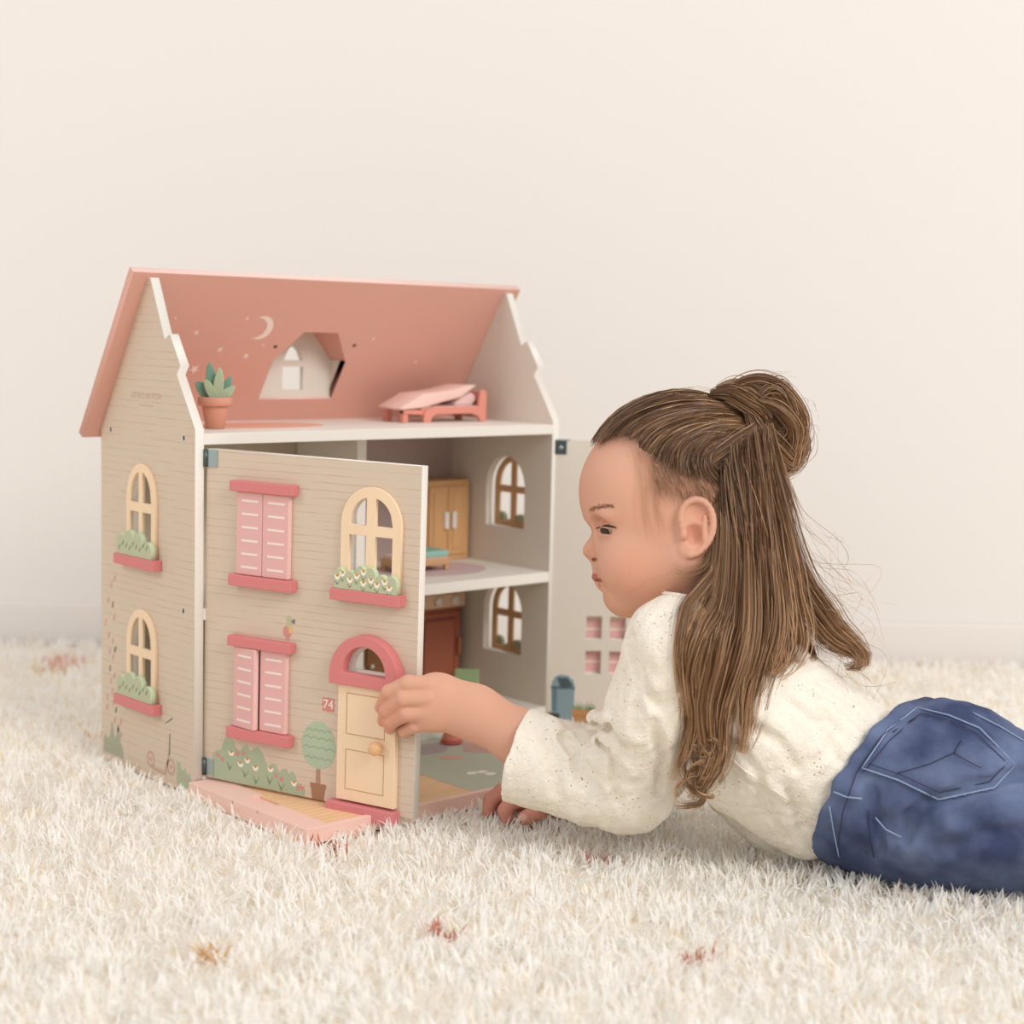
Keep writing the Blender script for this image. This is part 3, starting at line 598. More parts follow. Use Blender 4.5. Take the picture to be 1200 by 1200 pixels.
def make_pile():
    A, B, W_, Ln = [], [], [], []
    def scatter(a0, a1, b0f, b1f, dens, w, l0, l1):
        bm0, bm1 = a1*b0f, a1*b1f
        n = int((a1-a0)*(bm1-bm0)*dens)
        a = rng.uniform(a0, a1, n); b = rng.uniform(bm0, bm1, n)
        A.append(a); B.append(b); W_.append(np.full(n, w)); Ln.append(rng.uniform(l0, l1, n))
    k = .40
    scatter(84, 112, -k, k, 3.5, .32, 1.2, 2.3)
    scatter(112, 150, -k, k, 5.0, .30, 1.2, 2.3)
    scatter(150, 205, -k, k, 4.6, .30, 1.1, 2.2)
    scatter(205, 245, -k, k, 2.8, .34, 1.2, 2.1)
    scatter(245, 285, -k, k, 1.8, .42, 1.2, 2.0)
    a = np.concatenate(A); b = np.concatenate(B); w = np.concatenate(W_); ln = np.concatenate(Ln)
    X = CAM[0]+FH[0]*a+RH[0]*b; Y = CAM[1]+FH[1]*a+RH[1]*b
    m = ~((X > TX0-.8) & (X < HW+.9) & (Y > TY0-.6) & (Y < HD+.6))
    X, Y, w, ln = X[m], Y[m], w[m], ln[m]; n = len(X)
    # wisps lean together in tufts: the lean direction comes from a coarse cell hash
    cx_ = np.floor(X/1.5).astype(int); cy_ = np.floor(Y/1.5).astype(int)
    h = (np.sin(cx_*127.1+cy_*311.7)*43758.5453) % 1.0; h2 = (np.sin(cx_*269.5+cy_*183.3)*24634.6345) % 1.0
    ang = h*2*np.pi + rng.normal(0, .8, n); lean = .25+.75*h2+rng.normal(0, .15, n)
    z0 = .25 + .3*np.sin(X*.35+1.3*np.sin(Y*.21))*np.sin(Y*.31+.7) - .55 + .35
    up = ln*np.cos(np.clip(lean, .1, 1.3)); out = ln*np.sin(np.clip(lean, .1, 1.3))
    dx, dy = np.cos(ang), np.sin(ang); px_, py_ = -dy, dx
    tw = rng.uniform(-1, 1, n)
    verts = np.zeros((n, 7, 3)); S = (0, .35, .7, 1.0); wd = (1.0, .95, .6)
    for k_, s in enumerate(S):
        cxp = X+dx*out*s**1.6+px_*tw*.7*s*s; cyp = Y+dy*out*s**1.6+py_*tw*.7*s*s; cz = z0+up*(1.25*s-.25*s*s)
        if k_ < 3:
            ww = w*wd[k_]*.5; ca = np.cos(tw*s*1.4); sa = np.sin(tw*s*1.4)
            ox, oy, oz = px_*ca*ww, py_*ca*ww, sa*ww
            verts[:, 2*k_] = np.stack([cxp+ox, cyp+oy, cz+oz], 1); verts[:, 2*k_+1] = np.stack([cxp-ox, cyp-oy, cz-oz], 1)
        else: verts[:, 6] = np.stack([cxp, cyp, cz], 1)
    base = (np.arange(n)*7)[:, None]
    quads = np.concatenate([base+np.array([[0, 1, 3, 2]]), base+np.array([[2, 3, 5, 4]])], 0); tris = base+np.array([[4, 5, 6]])
    me = bpy.data.meshes.new('pile'); nvx = n*7
    me.vertices.add(nvx); me.vertices.foreach_set('co', (verts.reshape(-1)*CM))
    loops = np.concatenate([quads.reshape(-1), tris.reshape(-1)]); me.loops.add(len(loops)); me.loops.foreach_set('vertex_index', loops)
    starts = np.concatenate([np.arange(len(quads))*4, len(quads)*4+np.arange(len(tris))*3]); me.polygons.add(len(starts)); me.polygons.foreach_set('loop_start', starts)
    # woven colour: cream with tan wisps and a few coloured flower motifs
    col = np.tile(np.array(lin((253, 250, 245))), (n, 1))
    tan = rng.random(n) < .10; col[tan] = lin((247, 234, 214))
    lt = rng.random(n) < .35; col[lt] = lin((255, 254, 251))
    for (mx_, my_, r, c) in RUG_SPOTS:
        d = np.hypot(X-mx_, Y-my_); s = (d < r) & (rng.random(n) < .75); col[s] = lin(c)
    ca = me.color_attributes.new('wool', 'FLOAT_COLOR', 'POINT')
    c4 = np.ones((n, 7, 4)); c4[:, :, :3] = col[:, None, :]; ca.data.foreach_set('color', c4.reshape(-1))
    me.update(); me.validate()
    return me, n
def ground(px, py, z=.8):
    d = FW + RT*(px-600)/FPX + UP*(600-py)/FPX; k = (z-CAM[2])/d[2]; q_ = CAM+d*k; return q_[0], q_[1]
RUG_SPOTS = [(*ground(700, 1003), 1.2, (214, 130, 122)), (*ground(395, 992), 1.3, (206, 140, 122)), (*ground(372, 985), .9, (214, 150, 130)), (*ground(75, 774), 3.5, (236, 196, 186)), (*ground(112, 861), 1.2, (236, 174, 84)), (*ground(60, 785), 3, (232, 212, 176)),
             (*ground(520, 1090), 1.6, (206, 140, 122)), (*ground(820, 1120), 1.5, (214, 150, 130)), (*ground(250, 1120), 1.4, (226, 180, 120))]
m = bpy.data.materials.new('wool'); m.use_nodes = True; nt = m.node_tree
at_ = nt.nodes.new('ShaderNodeAttribute'); at_.attribute_name = 'wool'
b_ = nt.nodes['Principled BSDF']; b_.inputs['Roughness'].default_value = .9; b_.inputs['Specular IOR Level'].default_value = .1
tr_ = nt.nodes.new('ShaderNodeBsdfTranslucent'); mx_ = nt.nodes.new('ShaderNodeMixShader'); mx_.inputs[0].default_value = .42
nt.links.new(at_.outputs['Color'], b_.inputs['Base Color']); nt.links.new(at_.outputs['Color'], tr_.inputs['Color'])
nt.links.new(b_.outputs[0], mx_.inputs[1]); nt.links.new(tr_.outputs[0], mx_.inputs[2]); nt.links.new(mx_.outputs[0], nt.nodes['Material Output'].inputs['Surface']); MATS['wool'] = m
me, npile = make_pile(); o = link('pile', me, 'wool', rug); o['kind'] = 'stuff'
print('pile wisps', npile)
# ------------------------------------------------------------------ the child: continuous surfaces grown from smooth distance fields
# local frame (cm): x right, y up, w towards the camera, all parallel to the picture plane at depth Z0
Z0 = 176.0
def S(px, py, w=0.0):
    z = Z0-w; return np.array([(px-600)/FPX*z, (600-py)/FPX*z, w])
def to_world(Q): return CAM + Q[:, 0:1]*RT + Q[:, 1:2]*UP + (Z0-Q[:, 2:3])*FW
def to_px(Q):
    z = Z0-Q[:, 2]; return 600+Q[:, 0]*FPX/z, 600-Q[:, 1]*FPX/z
UPV = np.array([RT[2], UP[2], -FW[2]])
def height(Q): return CAM[2] + Q[:, 0]*RT[2] + Q[:, 1]*UP[2] + (Z0-Q[:, 2])*FW[2]
class Prim:
    def __init__(s, fn, lo, hi, k, op): s.fn, s.lo, s.hi, s.k, s.op = fn, lo, hi, k, op
def cap(a, b, ra, rb, k=1.0, op=1, sw=1.0, sy=1.0):
    a = S(*a); b = S(*b); ba = b-a; sc = np.array([1, sy, sw]); baS = ba/sc; bb = max((baS*baS).sum(), 1e-9)
    def fn(P):
        d = (P-a)/sc; t = np.clip((d@baS)/bb, 0, 1); q = d-t[:, None]*baS
        return (np.sqrt(np.einsum('ij,ij->i', q, q)) - (ra+t*(rb-ra)))*min(1.0, sw, sy)
    R = max(ra, rb)*max(1, sw, sy); return Prim(fn, np.minimum(a, b)-R, np.maximum(a, b)+R, k, op)
def ell(c, r, k=1.0, op=1, rot=0.0, yaw=0.0):
    c = S(*c); r = np.array(r, float); ca, sa = math.cos(rot), math.sin(rot); cb, sb = math.cos(yaw), math.sin(yaw)
    R = np.array([[ca, sa, 0], [-sa, ca, 0], [0, 0, 1]]) @ np.array([[cb, 0, -sb], [0, 1, 0], [sb, 0, cb]])
    def fn(P):
        q = (P-c)@R.T; q = q/r; k0 = np.sqrt(np.einsum('ij,ij->i', q, q)); q = q/r; k1 = np.sqrt(np.einsum('ij,ij->i', q, q)); return k0*(k0-1)/np.maximum(k1, 1e-6)
    m = r.max(); return Prim(fn, c-m, c+m, k, op)
def chain(pts, k=1.0, op=1, sw=1.0, sy=1.0): return [cap(p[:3], q[:3], p[3], q[3], k, op, sw, sy) for p, q in zip(pts[:-1], pts[1:])]
def halfspace(p0, n, k=.3):                 # cuts away the side n points to
    p0 = np.array(p0, float); n = np.array(n, float)/np.linalg.norm(n)
    return Prim(lambda P: -((P-p0)@n), None, None, k, -1)
def evalf(prims, P, disp=None):
    F = None
    for pr in prims:
        d = pr.fn(P)
        if pr.op > 0:
            if F is None: F = d; continue
            h = np.clip(.5+.5*(F-d)/pr.k, 0, 1); F = F*(1-h)+d*h-pr.k*h*(1-h)
        elif F is not None:
            d = -d; h = np.clip(.5-.5*(F-d)/pr.k, 0, 1); F = F*(1-h)+d*h+pr.k*h*(1-h)
    if F is None: F = np.full(len(P), 9.0)
    if disp is not None: F = F+disp(P)
    return F
def sdf_verts(prims, res, disp=None, B=16):
    lo = np.min([p.lo for p in prims if p.op > 0], 0)-1.0; hi = np.max([p.hi for p in prims if p.op > 0], 0)+1.0
    nb = np.ceil((hi-lo)/(res*B)).astype(int); N = nb*B+2
    bi = np.stack(np.meshgrid(*[np.arange(n) for n in nb], indexing='ij'), -1).reshape(-1, 3)
    cen = lo+(bi*B+B/2)*res; rad = B*res*math.sqrt(3)/2
    D = [p.fn(cen) for p in prims]; g = np.arange(B+1)
    gi = np.stack(np.meshgrid(g, g, g, indexing='ij'), -1).reshape(-1, 3)
    Fc = evalf(prims, cen); act = np.where(np.abs(Fc) < rad*1.3+.35)[0]
    ids, vs, qs = [], [], []
    def gid(i): return (i[..., 0]+1)*(N[1]+2)*(N[2]+2)+(i[..., 1]+1)*(N[2]+2)+(i[..., 2]+1)
    ed = [((0, 0, 0), a) for a in ((1, 0, 0), (0, 1, 0), (0, 0, 1))]
    for bidx in act:
        sub = [p for p, d in zip(prims, D) if (p.op > 0 and d[bidx] < rad*1.6+p.k+.6) or (p.op < 0 and d[bidx] < rad*1.6+p.k+.6)]
        if not any(p.op > 0 for p in sub): continue
        i0 = bi[bidx]*B; P = lo+(gi+i0)*res
        F = evalf(sub, P, disp).reshape(B+1, B+1, B+1); s = F < 0
        if s.all() or not s.any(): continue
        # cell vertices: mean of edge crossings
        acc = np.zeros((B, B, B, 3)); cnt = np.zeros((B, B, B))
        for ax in range(3):
            o1, o2 = [a for a in range(3) if a != ax]
            sl0 = [slice(None)]*3; sl1 = [slice(None)]*3; sl0[ax] = slice(0, B); sl1[ax] = slice(1, B+1)
            f0 = F[tuple(sl0)]; f1 = F[tuple(sl1)]; cr = (f0 < 0) != (f1 < 0)
            t = np.where(cr, f0/np.where(cr, f0-f1, 1), 0)
            for d1 in (0, 1):
                for d2 in (0, 1):
                    q = [slice(None)]*3; q[o1] = slice(d1, B+d1); q[o2] = slice(d2, B+d2); q = tuple(q)
                    c = cr[q]; cnt += c
                    acc[..., ax] += np.where(c, t[q], 0); acc[..., o1] += c*d1; acc[..., o2] += c*d2
        m = cnt > 0; ci = np.argwhere(m); off = acc[m]/cnt[m][:, None]
        ids.append(gid(ci+i0)); vs.append(lo+(ci+i0+off)*res)
        for ax in range(3):
            o1, o2 = [(1, 2), (2, 0), (0, 1)][ax]
            sl0 = [slice(0, B)]*3; sl1 = [slice(0, B)]*3; sl1[ax] = slice(1, B+1)
            a = s[tuple(sl0)]; b = s[tuple(sl1)]; e = np.argwhere(a != b)
            if not len(e): continue
            fl = a[e[:, 0], e[:, 1], e[:, 2]]; e = e+i0
            e1 = np.zeros(3, int); e1[o1] = 1; e2 = np.zeros(3, int); e2[o2] = 1
            q = np.stack([gid(e), gid(e-e1), gid(e-e1-e2), gid(e-e2)], 1); q[~fl] = q[~fl][:, ::-1]; qs.append(q)
    ids = np.concatenate(ids); vs = np.concatenate(vs); qs = np.concatenate(qs)
    order = np.argsort(ids); ids = ids[order]; vs = vs[order]
    k = np.searchsorted(ids, qs); k = np.clip(k, 0, len(ids)-1); ok = (ids[k] == qs).all(1)
    return vs, k[ok]
def np_mesh(name, V, Q, colors=None, attr='tint', smooth=True):
    me = bpy.data.meshes.new(name); me.vertices.add(len(V)); me.vertices.foreach_set('co', (V*CM).reshape(-1))
    me.loops.add(Q.size); me.loops.foreach_set('vertex_index', Q.reshape(-1).astype(np.int32))
    me.polygons.add(len(Q)); me.polygons.foreach_set('loop_start', np.arange(len(Q))*Q.shape[1])
    if smooth: me.polygons.foreach_set('use_smooth', np.ones(len(Q), bool))
    me.update(calc_edges=True)
    if colors is not None:
        ca = me.color_attributes.new(attr, 'FLOAT_COLOR', 'POINT'); c = np.ones((len(V), 4)); c[:, :3] = colors; ca.data.foreach_set('color', c.reshape(-1))
    return me
def attr_mat(name, attr, rough, spec=.3, sss=0.0, sheen=0.0):
    m = bpy.data.materials.new(name); m.use_nodes = True; nt = m.node_tree; b = nt.nodes['Principled BSDF']
    a = nt.nodes.new('ShaderNodeAttribute'); a.attribute_name = attr; nt.links.new(a.outputs['Color'], b.inputs['Base Color'])
    b.inputs['Roughness'].default_value = rough; b.inputs['Specular IOR Level'].default_value = spec
    if sss: b.inputs['Subsurface Weight'].default_value = sss; b.inputs['Subsurface Radius'].default_value = (1, .4, .25); b.inputs['Subsurface Scale'].default_value = .004
    MATS[name] = m; return m
def front_w(prims, px, py, w0=24.0, w1=-30.0, step=.25, disp=None):
    """depth of the first surface met along the line of sight through a point of the figure plane"""
    ws = np.arange(w0, w1, -step); P = np.array([S(px, py, w) for w in ws]); x, y = P[:, 0].mean(), P[:, 1].mean()
    near = [p for p in prims if p.lo is None or (p.lo[0]-3.5 < x < p.hi[0]+3.5 and p.lo[1]-3.5 < y < p.hi[1]+3.5)]
    F = evalf(near, P, disp); i = np.where(F < 0)[0]
    if not len(i): return None
    i = i[0]
    if i == 0: return ws[0]
    return ws[i-1]+(ws[i]-ws[i-1])*F[i-1]/(F[i-1]-F[i])
def mirror(fn): return [fn(1), fn(-1)]

def smooth_path(P, n):
    P = np.asarray(P, float); m = len(P); t = np.linspace(0, m-1.0001, n); i = np.floor(t).astype(int); f = (t-i)[:, None]
    p0 = P[np.maximum(i-1, 0)]; p1 = P[i]; p2 = P[np.minimum(i+1, m-1)]; p3 = P[np.minimum(i+2, m-1)]
    return .5*((2*p1)+(-p0+p2)*f+(2*p0-5*p1+4*p2-p3)*f**2+(-p0+3*p1-3*p2+p3)*f**3)
# ---------------- body
head = [ell((795, 571, 0), (9.75, 9.4, 7.3), 1.0), ell((727, 578, 0), (3.95, 4.6, 5.4), 2.2), ell((753, 634, 0), (5.3, 6.2, 5.5), 2.0),
        cap((757, 597, 0), (800, 640, 0), 4.6, 5.4, 2.0, sw=1.15)]
for s in (1, -1):
    head += [ell((741, 660, 2.9*s), (3.5, 3.4, 2.9), 1.6), cap((737, 697, 1.2*s), (803, 655, 4.9*s), 1.9, 2.2, 2.0), ell((712, 604, 2.9*s), (1.5, 1.0, 2.0), 1.2)]
head += [ell((733, 699, 0), (1.95, 1.75, 2.2), 1.6), ell((719, 674, 0), (2.15, 1.9, 2.1), 1.0), ell((682.5, 624, 0), (1.3, 1.15, 2.4), .55, -1),
         cap((708.5, 616, 0), (696, 640, 0), .66, .74, .8), ell((694.0, 645.3, 0), (1.0, .88, .95), .4), cap((696, 655, 0), (703, 666, 0), .45, .55, .5)]
for s in (1, -1):
    head += [ell((702, 650, .85*s), (.82, .70, .52), .22)]
    head += [ell((700, 617, 3.5*s), (1.5, 1.05, 1.3), 1.0, -1)]
    head += [ell((716, 621.5, 2.95*s), (1.22, 1.22, 1.30), .35)]
    head += [ell((708.5, 622.3, 3.75*s), (1.6, .27, 1.05), .08, -1, rot=-.14)]
    head += [ell((697.5, 655.5, .62*s), (.34, .22, .30), .12, -1)]
head += [ell((700.5, 676.2, 0), (.62, .42, 1.35), .22), ell((709.0, 685.0, 0), (.66, .46, 1.2), .25),
         cap((698, 680.4, 0), (712.5, 678.6, 2.0), .17, .13, .15, -1), cap((698, 680.4, 0), (712.5, 678.6, -2.0), .17, .13, .15, -1), ell((715, 679, 2.3), (.4, .5, .3), .4, -1), ell((716, 693, 0), (.9, .5, 1.2), .6, -1)]
for s in (1, -1):
    E_ = lambda x, y, w: (x, y, w*s)
    head += [ell(E_(817, 617, 7.15), (1.75, 2.95, .5), .5, rot=.12), ell(E_(806, 643, 7.15), (.95, .95, .45), .4)]
    hel = [(801, 622), (798, 607), (802, 593), (813, 585.5), (825, 588), (833, 598), (836, 612), (834, 627), (827, 639), (817, 648), (808, 651)]
    hq = [tuple(q) for q in smooth_path(hel, 23)]
    for i in range(len(hq)-1):
        wa = 7.42+.38*math.sin(math.pi*i/22); wb = 7.42+.38*math.sin(math.pi*(i+1)/22)
        head.append(cap(E_(*hq[i], wa), E_(*hq[i+1], wb), .34, .34, .14))
    head += [ell(E_(813.5, 627, 7.75), (.9, 1.15, .8), .2, -1, rot=.2), ell(E_(817, 603, 7.95), (1.1, 1.0, .55), .3, -1), cap(E_(806, 611, 7.75), (821, 619, 7.7*s), .22, .22, .15, -1),
             ell(E_(801.5, 627, 7.55), (.42, .55, .45), .2), cap(E_(826, 606, 7.65), E_(825, 632, 7.6), .2, .22, .3)]
body = head + [cap((800, 660, 0), (822, 735, 0), 4.3, 4.6, 2.0, sw=1.05)]
body += chain([(822, 790, 0, 6.0), (900, 852, 0, 6.6), (985, 905, 0, 6.8), (1100, 940, 0, 7.4)], 3, sw=1.2)
# left arm reaching for the leaf
body += chain([(800, 775, 8.2, 3.6), (738, 915, -1.5, 3.0)], 2.0)
body += [cap((738, 918, -1.5), (612, 866, -4.8), 3.1, 2.95, 1.5), cap((612, 866, -4.8), (556, 835, -5.8), 2.95, 2.75, 1.2, sw=.85), cap((556, 835, -5.8), (520, 824, -5.9), 2.85, 3.05, 1.0, sw=.62), ell((506, 823, -5.7), (2.7, 3.1, 1.65), .9, rot=-.25)]
def finger(pts, k=.22): return chain(pts, k)
body += finger([(503, 803, -5.1, .98), (478, 801, -5.0, .92), (456, 811, -5.9, .84), (446, 829, -7.9, .66)], .28)
body += finger([(501, 818, -4.7, .98), (473, 819, -4.7, .92), (453, 833, -6.1, .84), (449, 845, -8.0, .66)], .22)
body += finger([(503, 834, -5.0, .95), (476, 836, -5.0, .90), (458, 846, -6.3, .80), (457, 854, -8.0, .62)], .22)
body += finger([(508, 846, -5.6, .85), (486, 850, -5.9, .80), (474, 856, -6.9, .70), (474, 860, -7.8, .55)], .22)
body += finger([(530, 826, -7.2, 1.1), (510, 832, -8.8, .95), (497, 836, -10.4, .78)], .5)
# right arm on the rug
body += chain([(805, 785, -8.5, 3.4), (755, 905, -14.5, 2.8), (665, 925, -16.0, 2.3), (634, 938, -16.2, 2.1)], 1.5)
body += [ell((622, 938, -16.0), (2.3, 1.7, 2.5), .8)]
body += finger([(612, 931, -15.2, .98), (588, 928, -14.9, .92), (575, 938, -14.7, .86), (572, 952, -14.6, .7)], .25)
body += finger([(616, 938, -13.8, .98), (600, 938, -12.9, .92), (592, 950, -12.8, .85), (594, 959, -12.8, .7)], .22)
body += finger([(622, 942, -16.4, .9), (585, 936, -16.8, .8), (578, 950, -16.8, .68)], .2)
body += finger([(622, 944, -17.4, .85), (590, 941, -18.2, .7), (584, 952, -18.2, .6)], .2)
body += finger([(648, 944, -13.6, 1.1), (630, 951, -12.4, .98), (614, 959, -12.2, .80)], .3)
LEG_L = [(1120, 935, 5.2, 8.2), (1300, 985, 9.0, 6.6), (1500, 1010, 10.0, 5.2), (1680, 1040, 10.5, 4.8)]
LEG_R = [(1115, 940, -5.7, 8.2), (1300, 985, -7.0, 6.6), (1500, 1000, -8.0, 5.2), (1680, 1030, -8.5, 4.8)]
V, Q = sdf_verts(body, .15)
px_, py_ = to_px(V); W_ = V[:, 2]
skin = np.tile(np.array(lin((217, 163, 137))), (len(V), 1))
def paint(m, rgb):
    m = np.clip(m, 0, 1)[:, None]; skin[:] = skin*(1-m)+np.array(lin(rgb))*m
def soft(cx, cy, rx, ry, e=1.0): return np.clip(1.6-np.sqrt(((px_-cx)/rx)**2+((py_-cy)/ry)**2)*1.6, 0, 1)*e
hd = (py_ < 735) & (px_ > 660)
paint(soft(742, 668, 42, 36, .24)*hd, (222, 142, 118))
paint(soft(690, 648, 12, 10, .30)*hd, (220, 140, 118))
lipm = (((px_-701.5)/10.0)**2+((py_-676.4)/5.0)**2 < 1)*(np.abs(W_) < 1.7)*(px_ < 711)*(py_ > 671.8+(px_-694)*.15)
lipm2 = (((px_-708)/6.8)**2+((py_-684.2)/4.8)**2 < 1)*(np.abs(W_) < 1.5)
paint((lipm | lipm2).astype(float)*hd*.8, (176, 82, 70))
paint((((px_-705.5)/8.5)**2+((py_-679.8)/2.3)**2 < 1)*hd*(np.abs(W_) < 2.6)*.75, (120, 46, 40))
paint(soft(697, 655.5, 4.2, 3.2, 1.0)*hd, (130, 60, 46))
paint(soft(813, 626, 15, 16, .35)*hd*(W_ > 6), (196, 104, 84))
paint(soft(818, 604, 13, 12, .25)*hd*(W_ > 6), (206, 118, 96))
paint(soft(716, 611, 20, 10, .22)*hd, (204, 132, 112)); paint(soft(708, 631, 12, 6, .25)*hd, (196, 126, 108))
hnd = (px_ < 500) & (py_ > 780) & (py_ < 880)
paint(soft(452, 838, 30, 34, .35)*hnd, (214, 136, 112)); paint(((px_ < 660) & (py_ > 915)).astype(float)*.55, (214, 132, 118))
scalp = np.clip((px_-742)/40, 0, 1)*np.clip((600-py_)/40, 0, 1)*hd*(py_ < 597)
paint(scalp*.5, (168, 122, 100))
attr_mat('skin', 'tint', .52, .35, sss=.12)
me = np_mesh('person', to_world(V), Q, skin)
person = link('person', me, 'skin'); tag(person, 'small child in cream blouse and blue jeans lying on the rug, holding the door', 'person')
print('body', len(V))
# fingernails, eyes, lashes and brows
def surf_patch(name, prims, outline, lift, m, parent, thick=.05, n=9, wmin=-30):
    xs = [p[0] for p in outline]; ys = [p[1] for p in outline]; x0, x1, y0, y1 = min(xs), max(xs), min(ys), max(ys)
    def inside(x, y):
        c = False; j = len(outline)-1
        for i in range(len(outline)):
            xi, yi = outline[i]; xj, yj = outline[j]
            if (yi > y) != (yj > y) and x < (xj-xi)*(y-yi)/(yj-yi)+xi: c = not c
            j = i
        return c
    bm = bmesh.new(); vv = {}
    gx, gy = min(n, 16), min(n, 11); G = np.full((gx+1, gy+1), np.nan)
    for i in range(gx+1):
        for j in range(gy+1):
            w = front_w(prims, x0+(x1-x0)*i/gx, y0+(y1-y0)*j/gy, w1=wmin, step=.4)
            if w is not None: G[i, j] = w
    nx = n*3; ny = max(3, int(nx*(y1-y0)/max(1, x1-x0)))
    for i in range(nx+1):
        for j in range(ny+1):
            fx, fy = min(gx*i/nx, gx-1e-6), min(gy*j/ny, gy-1e-6); a, b = int(fx), int(fy); fx -= a; fy -= b
            w = G[a, b]*(1-fx)*(1-fy)+G[a+1, b]*fx*(1-fy)+G[a, b+1]*(1-fx)*fy+G[a+1, b+1]*fx*fy
            if np.isnan(w): continue
            x = x0+(x1-x0)*i/nx; y = y0+(y1-y0)*j/ny
            p = to_world(S(x, y, w+lift)[None])[0]; vv[i, j] = (bm.verts.new(p), inside(x, y))
    for i in range(nx):
        for j in range(ny):
            c = [(i, j), (i+1, j), (i+1, j+1), (i, j+1)]
            if all(k in vv for k in c) and sum(vv[k][1] for k in c) >= 2: bm.faces.new([vv[k][0] for k in c][::-1])
    for v in [v for v in bm.verts if not v.link_faces]: bm.verts.remove(v)
    if not bm.faces: bm.free(); return None
    bmesh.ops.recalc_face_normals(bm, faces=bm.faces)
    bmesh.ops.solidify(bm, geom=list(bm.faces), thickness=thick)
    return from_bm(name, bm, m, parent, smooth=True)
eye_w = mat('eye_white', (190, 164, 150), .25); mat('iris_dark', (58, 38, 26), .15); mat('lash_dark', (48, 32, 24), .6)
for s in (1, -1):
    c = to_world(S(716, 621.5, 2.95*s)[None])[0]
    M = frame(tuple(c), tuple(RT), tuple(UP), tuple(-FW)) @ Matrix.Rotation(-math.pi/2+.30*s, 4, 'Y') @ Matrix.Rotation(.35, 4, 'X')
    prof = [(1.13*math.sin(a), -1.13*math.cos(a)) for a in np.linspace(.02, math.pi-.02, 22)]
    lathe('eye', prof, ['eye_white', 'iris_dark'], person, M, n=28, facemat=lambda a: 1 if a >= 14 else 0)
def strip(name, pts, r, m, parent): return tube(name, [to_world(S(*p)[None])[0] for p in pts], r, m, parent, n=5)
def strands(name, paths, radii, cols, parent, m, roll=None, attr='tint'):
    """many fine tapered ribbons (a list of local-frame polylines) as one mesh"""
    VV, QQ, CC = [], [], []; base = 0
    for i, (p, r, c) in enumerate(zip(paths, radii, cols)):
        n = len(p); t = np.gradient(p, axis=0); t /= np.linalg.norm(t, axis=1)[:, None]+1e-9
        a = rng.normal(size=3); a[2] = abs(a[2])*.6
        sd = np.cross(t, a); sd /= np.linalg.norm(sd, axis=1)[:, None]+1e-9
        rr = np.asarray(r)[:, None] if np.ndim(r) else r*np.sqrt(np.clip(np.minimum(np.linspace(0.35, 3, n), np.linspace(4, .04, n)), 0, 1))[:, None]
        v = np.empty((2*n, 3)); v[0::2] = p+sd*rr; v[1::2] = p-sd*rr; VV.append(v)
        k = base+2*np.arange(n-1); QQ.append(np.stack([k, k+1, k+3, k+2], 1)); base += 2*n
        CC.append(np.repeat(np.atleast_2d(c) if np.ndim(c) == 1 else c, 2 if np.ndim(c) == 2 else 2*n, axis=0))
    me = np_mesh(name, to_world(np.concatenate(VV)), np.concatenate(QQ), np.concatenate(CC), attr)
    return link(name, me, m, parent)
lid = []
for x, y in ((700.5, 619.0), (703, 617.4), (707, 616.3), (711, 616.0), (715, 616.4), (719, 617.3), (722.5, 618.6)):
    w = front_w(body, x, y-.8); lid.append((x, y, (w if w is not None else 3.0)+.03))
strip('eyelid_line', lid, [.04, .07, .09, .10, .09, .07, .03], 'lash_dark', person)
attr_mat('lash_hair', 'tint', .6)
P_, R_, C_ = [], [], []
for i in range(22):
    t_ = i/21; j = t_*(len(lid)-1); a = int(min(j, len(lid)-2)); f = j-a
    x, y, w = [lid[a][k]*(1-f)+lid[a+1][k]*f for k in range(3)]
    P_.append(np.array([S(x, y, w), S(x-2.2, y+.9, w+.16), S(x-4.6, y+1.0-t_*.8, w+.26)])); R_.append(np.array([.035, .028, .008])); C_.append(np.array(lin((46, 30, 22))))
o = strands('eyelashes', P_, R_, C_, person, 'lash_hair'); o['kind'] = 'stuff'
P_, R_, C_ = [], [], []
for i in range(130):
    t_ = random.random(); x = 690+27*t_; y = 598.0-5.0*math.sin(t_*1.9)+random.gauss(0, 1.6)*(1-.5*t_)
    w = front_w(body, x, y); x2 = x+3.6; y2 = y-1.4+2.0*t_; w2 = front_w(body, x2, y2)
    if w is None or w2 is None: continue
    P_.append(np.array([S(x, y, w+.03), S((x+x2)/2, (y+y2)/2-.2, (w+w2)/2+.06), S(x2, y2, w2+.04)])); R_.append(np.array([.032, .03, .01])); C_.append(np.array(lin((178, 128, 98))))
o = strands('eyebrow', P_, R_, C_, person, 'lash_hair'); o['kind'] = 'stuff'
mat('nail', (232, 178, 160), .25)
for ol in ([(607, 956), (613, 953.5), (618, 956), (617, 961), (611, 963.5), (607, 961)],):
    surf_patch('fingernail', body, ol, .03, 'nail', person, .03, 8)
# ---------------- blouse
blouse0 = chain([(822, 778, 0, 7.3), (900, 850, 0, 8.0), (985, 905, 0, 7.5), (1045, 930, 0, 6.8)], 3, sw=1.15)
blouse0 += chain([(790, 755, 7.4, 5.05), (768, 830, 5.0, 4.7), (738, 920, -.8, 4.9)], 1.6)
blouse0 += chain([(738, 922, -.8, 4.9), (690, 912, -2.4, 4.8), (606, 884, -4.7, 5.15)], .8)
blouse0 += chain([(806, 775, -8.0, 4.6), (765, 900, -14.3, 3.9), (695, 918, -15.8, 3.5)], 1.2)
blouse0 += [cap((848, 900, .5), (940, 962, -.5), 3.9, 3.9, 1.6, sw=1.35)]
blouse0 += [cap((850, 930, -5.0), (918, 985, -5.0), 2.2, 2.8, 1.0, sw=1.2)]
blouse0 += [cap((770, 712, 2.5), (838, 706, 3.0), 1.7, 1.9, 1.4)]
